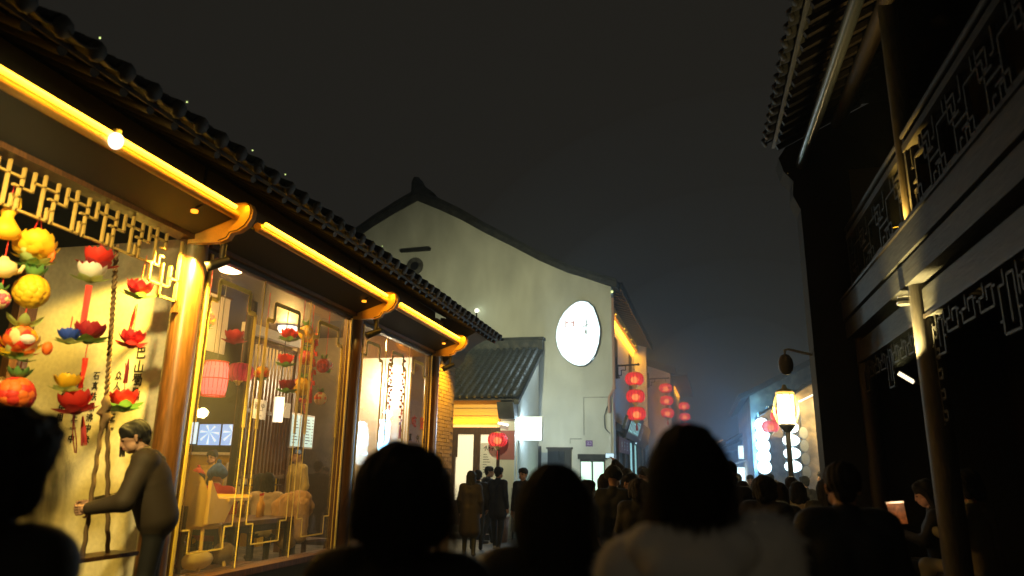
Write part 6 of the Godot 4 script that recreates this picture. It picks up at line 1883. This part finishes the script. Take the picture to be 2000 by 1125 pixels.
	for z in [-0.75, 0.6]:
		obj("leg", bx(-0.17, 0, z - 0.03, 0.17, 0.40, z + 0.03), M.dark_timber, be)
	var pk := thing("snack_packet", "glowing orange printed snack packet in clear wrapper held by seated person", "packet", Vector3(1.72, 1.32, -7.25), deg_to_rad(-14))
	obj("packet_face", box(mb(), Vector3.ZERO, Vector3(0.135, 0.175, 0.03), Basis(Vector3.BACK, 0.1)), mat("packet_orange", lin(0.75, 0.28, 0.08), 0.4, "stain", 5.0), pk)
	obj("packet_seal", box(mb(), Basis(Vector3.BACK, 0.1) * Vector3(0, 0.094, 0), Vector3(0.142, 0.02, 0.008), Basis(Vector3.BACK, 0.1)), M.steel, pk)
	spot("packet_spot", Vector3(0.0, 0.1, 0.35), Vector3.ZERO, Color(1, 0.8, 0.6), 0.05, 40, 0.03, 0.8, pk)  # spot aimed at the packet from in front, without a lamp body
	var ph := thing("phone", "lit mobile phone held up by the person with raised arm", "phone", Vector3(-1.42, 1.93, -12.6), 0.3)
	obj("phone_case", bx(-0.075, -0.04, -0.005, 0.075, 0.04, 0.003), M.iron, ph)
	obj("phone_screen", bx(-0.07, -0.036, 0.0035, 0.07, 0.036, 0.005), M.screen_white, ph)
	var p2 := thing("phone", "lit phone held level by the man with red scarf", "phone", Vector3(1.83, 1.53, -9.75), 0.2)
	obj("phone_case", bx(-0.075, -0.04, -0.005, 0.075, 0.04, 0.003), M.iron, p2)
	obj("phone_screen", bx(-0.07, -0.036, 0.0035, 0.07, 0.036, 0.005), M.screen_white, p2)

func people() -> void:
	var black := Color(0.008, 0.008, 0.011)
	var navy := Color(0.007, 0.010, 0.022)
	# nearest row, seen from behind and out of focus
	person("woman in pale fluffy coat with long dark hair, nearest of the crowd", Vector3(-0.015, 0, -1.8), {"h": 1.74, "face": 0, "coat": Color(0.64, 0.64, 0.68), "legs": black, "hoodback": Color(0.62, 0.62, 0.66), "strands": 900, "fuzz": 9000, "style": "long", "hairlen": 0.36, "cell": 0.014, "hcell": 0.005, "puff": 1.06, "hem": 0.3, "headsize": 0.84, "j": {"shL": Vector3(-0.145, 1.37, 0.0), "shR": Vector3(0.165, 1.43, 0.0), "elL": Vector3(-0.235, 1.16, -0.06), "wrL": Vector3(-0.2, 1.16, -0.26), "elR": Vector3(0.235, 1.12, 0.02), "wrR": Vector3(0.24, 0.92, -0.16)}})
	person("person with bushy dark hair right before the last restaurant window", Vector3(-0.735, 0, -1.78), {"h": 1.65, "coat": black, "style": "bushy", "strands": 800, "cell": 0.016, "hcell": 0.006, "puff": 1.15, "hem": 0.2, "headsize": 1.1})
	person("shorter person in dark blue coat, between bushy hair and fluffy coat", Vector3(-0.43, 0, -2.28), {"h": 1.615, "coat": navy, "style": "bob", "strands": 700, "cell": 0.016, "hcell": 0.006, "puff": 1.15, "hem": 0.25, "headsize": 1.08})
	person("dark figure cut by the left picture edge", Vector3(-1.57, 0, -1.36), {"h": 1.72, "coat": black, "style": "bushy", "strands": 600, "cell": 0.018, "hcell": 0.006, "puff": 1.2, "hem": 0.2, "headsize": 1.06})
	person("man in big dark padded coat before the balcony house", Vector3(0.76, 0, -4.25), {"h": 1.69, "coat": navy, "style": "short", "strands": 700, "cell": 0.016, "hcell": 0.006, "puff": 1.35, "hem": 0.28})
	person("small child in brown hood at the lower right corner", Vector3(1.05, 0, -2.3), {"h": 1.30, "coat": Color(0.05, 0.035, 0.025), "style": "hood", "hair": Color(0.06, 0.04, 0.028), "cell": 0.018, "hcell": 0.007, "puff": 1.2})
	person("person in brown padded jacket bending forward beneath the hanging lotuses", Vector3(-4.1, 0.275, -5.0), {"h": 1.72, "face": 130, "lean": 0.35, "coat": Color(0.036, 0.025, 0.013), "legs": black, "style": "short", "strands": 300, "cell": 0.014, "hcell": 0.005, "puff": 1.36, "head": [0, -12], "hoodback": Color(0.02, 0.014, 0.009), "j": {"elL": Vector3(-0.27, 1.07, -0.24), "elR": Vector3(0.27, 1.07, -0.24), "wrL": Vector3(-0.14, 1.02, -0.46), "wrR": Vector3(0.16, 1.04, -0.46)}})
	# by the tiled shop
	person("person with bob haircut in brown coat near the brick pier", Vector3(-4.42, 0, -14.3), {"h": 1.64, "coat": Color(0.010, 0.007, 0.006), "style": "bob", "face": 5, "hem": 0.42, "puff": 1.1})
	person("person half hidden behind the bob-haired one by the paper window", Vector3(-4.66, 0, -15.6), {"h": 1.66, "coat": black, "style": "short", "face": 10})
	person("young man in hooded jacket looking toward the paper price list", Vector3(-4.82, 0, -17.0), {"h": 1.76, "coat": Color(0.03, 0.03, 0.036), "style": "short", "face": -60, "hoodback": Color(0.035, 0.035, 0.042), "head": [-15, 0], "j": {"anL": Vector3(-0.1, 0.085, -0.16), "anR": Vector3(0.1, 0.085, 0.16)}})
	person("man in dark suit with white shoes standing before the shop step", Vector3(-4.2, 0, -15.6), {"h": 1.74, "coat": navy, "legs": Color(0.010, 0.012, 0.02), "shoe": Color(0.4, 0.4, 0.4), "style": "short", "face": -20, "hem": 0.2, "j": {"anL": Vector3(-0.12, 0.085, -0.1), "anR": Vector3(0.1, 0.085, 0.08)}})
	person("man in dark jacket walking toward the shop beside the light box", Vector3(-3.45, 0, -14.8), {"h": 1.72, "coat": navy, "style": "short", "face": 165, "j": {"wrL": Vector3(-0.27, 0.86, 0.06), "anL": Vector3(-0.1, 0.085, -0.18), "anR": Vector3(0.1, 0.085, 0.14), "knL": Vector3(-0.1, 0.5, -0.12)}})
	# before the lit window of the white house
	person("tousled brown-haired person before the greenish lit window", Vector3(-1.62, 0, -9.4), {"h": 1.58, "coat": Color(0.03, 0.026, 0.02), "style": "bushy", "hair": Color(0.02, 0.014, 0.008), "face": -20})
	person("person with hair lit from behind, right of the tousled one", Vector3(-1.3, 0, -9.0), {"h": 1.54, "coat": Color(0.025, 0.02, 0.016), "style": "bob", "hair": Color(0.018, 0.012, 0.008), "face": -60, "mask": true})
	person("person in thick round knitted hat below the raised phone", Vector3(-1.02, 0, -9.4), {"h": 1.70, "coat": Color(0.008, 0.012, 0.012), "style": "hat", "hair": Color(0.012, 0.018, 0.014), "face": -10})
	person("person in black raising a phone with one arm", Vector3(-1.1, 0, -12.2), {"h": 1.72, "coat": black, "style": "long", "hairlen": 0.26, "face": -5, "j": {"elR": Vector3(0.03, 1.58, -0.22), "wrR": Vector3(-0.26, 1.84, -0.36), "shR": Vector3(0.17, 1.42, -0.02)}})
	person("man with lit face turned left near the white house shop", Vector3(-0.86, 0, -13.2), {"h": 1.73, "coat": Color(0.012, 0.016, 0.018), "style": "short", "face": 115})
	person("man in blue-grey jacket stooping, head down, behind white coat", Vector3(-0.68, 0, -10.2), {"h": 1.66, "coat": Color(0.035, 0.045, 0.06), "style": "short", "face": 120, "lean": 0.3})
	person("person far back by the shop door with dark hair", Vector3(-0.72, 0, -15.5), {"h": 1.62, "coat": Color(0.06, 0.07, 0.06), "style": "short", "face": 60})
	# middle and right crowd
	person("tall man facing the camera beside the woman's hair", Vector3(0.36, 0, -8.6), {"h": 1.78, "coat": Color(0.009, 0.011, 0.018), "style": "short", "face": 172})
	person("broad person in dark padded jacket right of the tall man", Vector3(0.62, 0, -7.3), {"h": 1.62, "coat": Color(0.008, 0.011, 0.022), "style": "bushy", "face": -25, "puff": 1.35, "hem": 0.15, "cell": 0.02})
	person("person with brownish bob haircut behind the broad padded jacket", Vector3(0.88, 0, -8.6), {"h": 1.56, "coat": Color(0.014, 0.014, 0.02), "style": "bob", "face": -15, "hair": Color(0.012, 0.008, 0.006)})
	person("person in pale cream jacket left of the street lamp post", Vector3(1.2, 0, -9.6), {"h": 1.57, "coat": Color(0.5, 0.42, 0.28), "style": "bob", "face": -10, "puff": 1.2})
	person("person in olive jacket with yellow belt right of the street lamp post", Vector3(1.48, 0, -9.4), {"h": 1.60, "coat": Color(0.06, 0.062, 0.04), "style": "long", "hairlen": 0.2, "hair": Color(0.02, 0.016, 0.01), "face": 0, "puff": 1.15, "hem": 0.1})
	person("man with red scarf in profile looking right at phone", Vector3(1.68, 0, -9.6), {"h": 1.63, "coat": Color(0.02, 0.02, 0.022), "style": "short", "face": -80, "scarf": Color(0.16, 0.02, 0.02), "puff": 1.15, "j": {"elL": Vector3(-0.24, 1.12, -0.1), "wrL": Vector3(-0.12, 1.3, -0.3), "elR": Vector3(0.24, 1.14, -0.1), "wrR": Vector3(0.1, 1.34, -0.3)}})
	person("person with white face mask far behind the street lamp post", Vector3(1.62, 0, -17.5), {"h": 1.70, "coat": black, "style": "short", "face": 170, "mask": true})
	person("person in red jacket far behind, left of masked man", Vector3(1.35, 0, -16.5), {"h": 1.62, "coat": Color(0.25, 0.02, 0.02), "style": "short", "face": 150})
	person("small person in pink hood far down the street", Vector3(1.1, 0, -14.5), {"h": 1.45, "coat": Color(0.3, 0.12, 0.12), "style": "hood", "hair": Color(0.3, 0.13, 0.13), "face": 0})
	person("dark-haired person beneath the glowing disc sign", Vector3(0.78, 0, -15.0), {"h": 1.68, "coat": black, "style": "short", "face": 0})
	person("dark person far down the street below the stall awning", Vector3(0.72, 0, -18.5), {"h": 1.66, "coat": navy, "style": "bob", "face": 20})
	person("person beneath the brick wall beside the oval sign poles", Vector3(2.15, 0, -16.0), {"h": 1.66, "coat": Color(0.02, 0.016, 0.012), "style": "short", "face": 30})
	person("bald-lit man far right of the crowd near the dark end wall", Vector3(2.1, 0, -13.2), {"h": 1.74, "coat": black, "style": "short", "face": 100})
	# the packed crowd farther down the street
	var cr := [
		["person in dark beret-round hair between lit window and knitted hat", -1.3, -10.8, 1.62, "bob", Color(0.02, 0.02, 0.02), 10], ["tall dark person behind the raised arm near the shop posts", -0.98, -14.2, 1.78, "short", Color(0.012, 0.014, 0.02), -10],
		["person in grey-green coat far by the shop windows", -0.55, -16.8, 1.66, "long", Color(0.07, 0.08, 0.07), 15], ["person in black just left of the fluffy coat woman's hair", -0.62, -8.2, 1.57, "bushy", Color(0.008, 0.008, 0.01), -5],
		["person in tan coat below the lit window, left side", -1.9, -11.6, 1.56, "bob", Color(0.10, 0.07, 0.04), 30], ["person in dark cap at the foot of the white gable", -2.25, -13.4, 1.66, "cap", Color(0.015, 0.015, 0.018), -20],
		["short person in navy behind the tall facing man", 0.62, -10.6, 1.56, "bob", Color(0.008, 0.011, 0.02), 0], ["person in dark grey between facing man and padded jacket", 0.55, -11.8, 1.66, "short", Color(0.02, 0.02, 0.024), -10],
		["long-haired person in black under the lit far panel", 0.95, -12.4, 1.60, "long", Color(0.008, 0.008, 0.01), 5], ["person in brown coat deep in the crowd under disc sign", 1.15, -12.0, 1.58, "bushy", Color(0.05, 0.03, 0.02), 20],
		["person in pale scarf facing the camera deep in crowd", 1.28, -18.8, 1.68, "short", Color(0.03, 0.03, 0.035), 175], ["person in black puffer close beside the lamp post foot", 1.32, -11.2, 1.63, "short", Color(0.01, 0.01, 0.012), -15],
		["person in mustard jacket far down the street by stall", 0.98, -21.5, 1.66, "bob", Color(0.22, 0.14, 0.03), 165], ["person in white jacket far down the street middle", 0.4, -23.0, 1.7, "short", Color(0.4, 0.4, 0.4), 20],
		["dark person far down the street left of white jacket", 0.05, -21.0, 1.68, "long", Color(0.015, 0.015, 0.02), 0], ["person in olive hood right of the lamp post, farther back", 1.92, -11.4, 1.6, "hood", Color(0.05, 0.05, 0.03), 10]]
	for e in cr:
		person(e[0], Vector3(e[1], 0, e[2]), {"h": e[3], "style": e[4], "coat": e[5], "hair": Color(0.05, 0.05, 0.03) if e[4] in ["hood", "cap"] else Color(0.008, 0.006, 0.005), "face": e[6], "puff": 1.1, "cell": 0.028, "hcell": 0.011, "hem": 0.12, "j": {"anL": Vector3(-0.11, 0.085, -0.12), "anR": Vector3(0.1, 0.085, 0.12)}}, "people packed along the street")
	# two who sit on the bench of the dark house
	var sit := {"hipL": Vector3(-0.09, 0.50, 0), "hipR": Vector3(0.09, 0.50, 0), "pelvis": Vector3(0, 0.54, 0), "chest": Vector3(0, 0.86, -0.03), "neck": Vector3(0, 1.01, -0.03), "head": Vector3(0, 1.18, -0.08), "shL": Vector3(-0.175, 0.975, -0.02), "shR": Vector3(0.175, 0.975, -0.02), "knL": Vector3(-0.11, 0.52, -0.42), "knR": Vector3(0.12, 0.52, -0.42), "anL": Vector3(-0.11, 0.09, -0.44), "anR": Vector3(0.12, 0.09, -0.38), "elL": Vector3(-0.23, 0.76, -0.12), "elR": Vector3(0.23, 0.76, -0.12), "wrL": Vector3(-0.1, 0.82, -0.34), "wrR": Vector3(0.1, 0.82, -0.34)}
	person("seated long-haired person looking down at the orange packet", Vector3(2.08, 0.38, -7.35), {"h": 1.62, "coat": black, "style": "long", "hairlen": 0.24, "face": 70, "head": [0, -18], "j": sit, "cell": 0.016, "hcell": 0.006})
	var s2 := sit.duplicate()
	person("seated person in pale vest and light trousers beside the lit column", Vector3(2.3, 0.38, -7.05), {"h": 1.72, "coat": Color(0.26, 0.23, 0.16), "legs": Color(0.34, 0.32, 0.25), "style": "bushy", "face": 50, "head": [10, -14], "j": s2, "cell": 0.016, "hcell": 0.006})
	# diners inside
	person("diner in red coat and blue knitted hat at the inner table", Vector3(-6.0, 0.3, -8.3), {"h": 1.74, "coat": Color(0.42, 0.02, 0.02), "style": "hat", "hair": Color(0.04, 0.14, 0.42), "face": 30, "cell": 0.02, "j": sit, "puff": 1.25})
	person("diner in red knitted hat seated at the back left", Vector3(-7.9, 0.3, -10.4), {"h": 1.66, "coat": Color(0.08, 0.06, 0.05), "style": "hat", "hair": Color(0.45, 0.06, 0.03), "face": 20, "j": sit})
	person("diner in coral cap at the far left of first window", Vector3(-7.5, 0.25, -8.3), {"h": 1.62, "coat": Color(0.06, 0.05, 0.05), "style": "cap", "hair": Color(0.6, 0.10, 0.07), "face": 10, "j": sit})
	person("dark-haired diner in navy seated before the yellow counter", Vector3(-7.6, 0.25, -10.0), {"h": 1.66, "coat": navy, "style": "short", "face": 0, "j": sit})
	person("diner in white shirt seated behind the takeaway tub", Vector3(-6.75, 0.25, -9.2), {"h": 1.64, "coat": Color(0.55, 0.52, 0.46), "style": "short", "face": -30, "j": sit})
	person("waiter in yellow shirt standing under the pendant lamp", Vector3(-6.05, 0.28, -10.35), {"h": 1.66, "coat": Color(0.46, 0.37, 0.12), "style": "short", "face": 150})
	person("diner in pale beige jumper behind the tan coat chair", Vector3(-5.75, 0.3, -9.1), {"h": 1.64, "coat": Color(0.5, 0.42, 0.28), "style": "bob", "face": 40, "j": sit})
	person("server in white shirt at the yellow counter", Vector3(-7.75, 0.28, -11.2), {"h": 1.68, "coat": Color(0.55, 0.53, 0.48), "style": "short", "face": 160})
	person("server in yellow apron beside the blue screens", Vector3(-8.3, 0.28, -11.3), {"h": 1.62, "coat": Color(0.5, 0.36, 0.06), "style": "bun", "face": 190})
	person("diner in grey hooded jacket beside the slatted screen", Vector3(-6.1, 0.3, -9.5), {"h": 1.62, "coat": Color(0.12, 0.10, 0.08), "style": "bob", "face": 60, "j": sit})
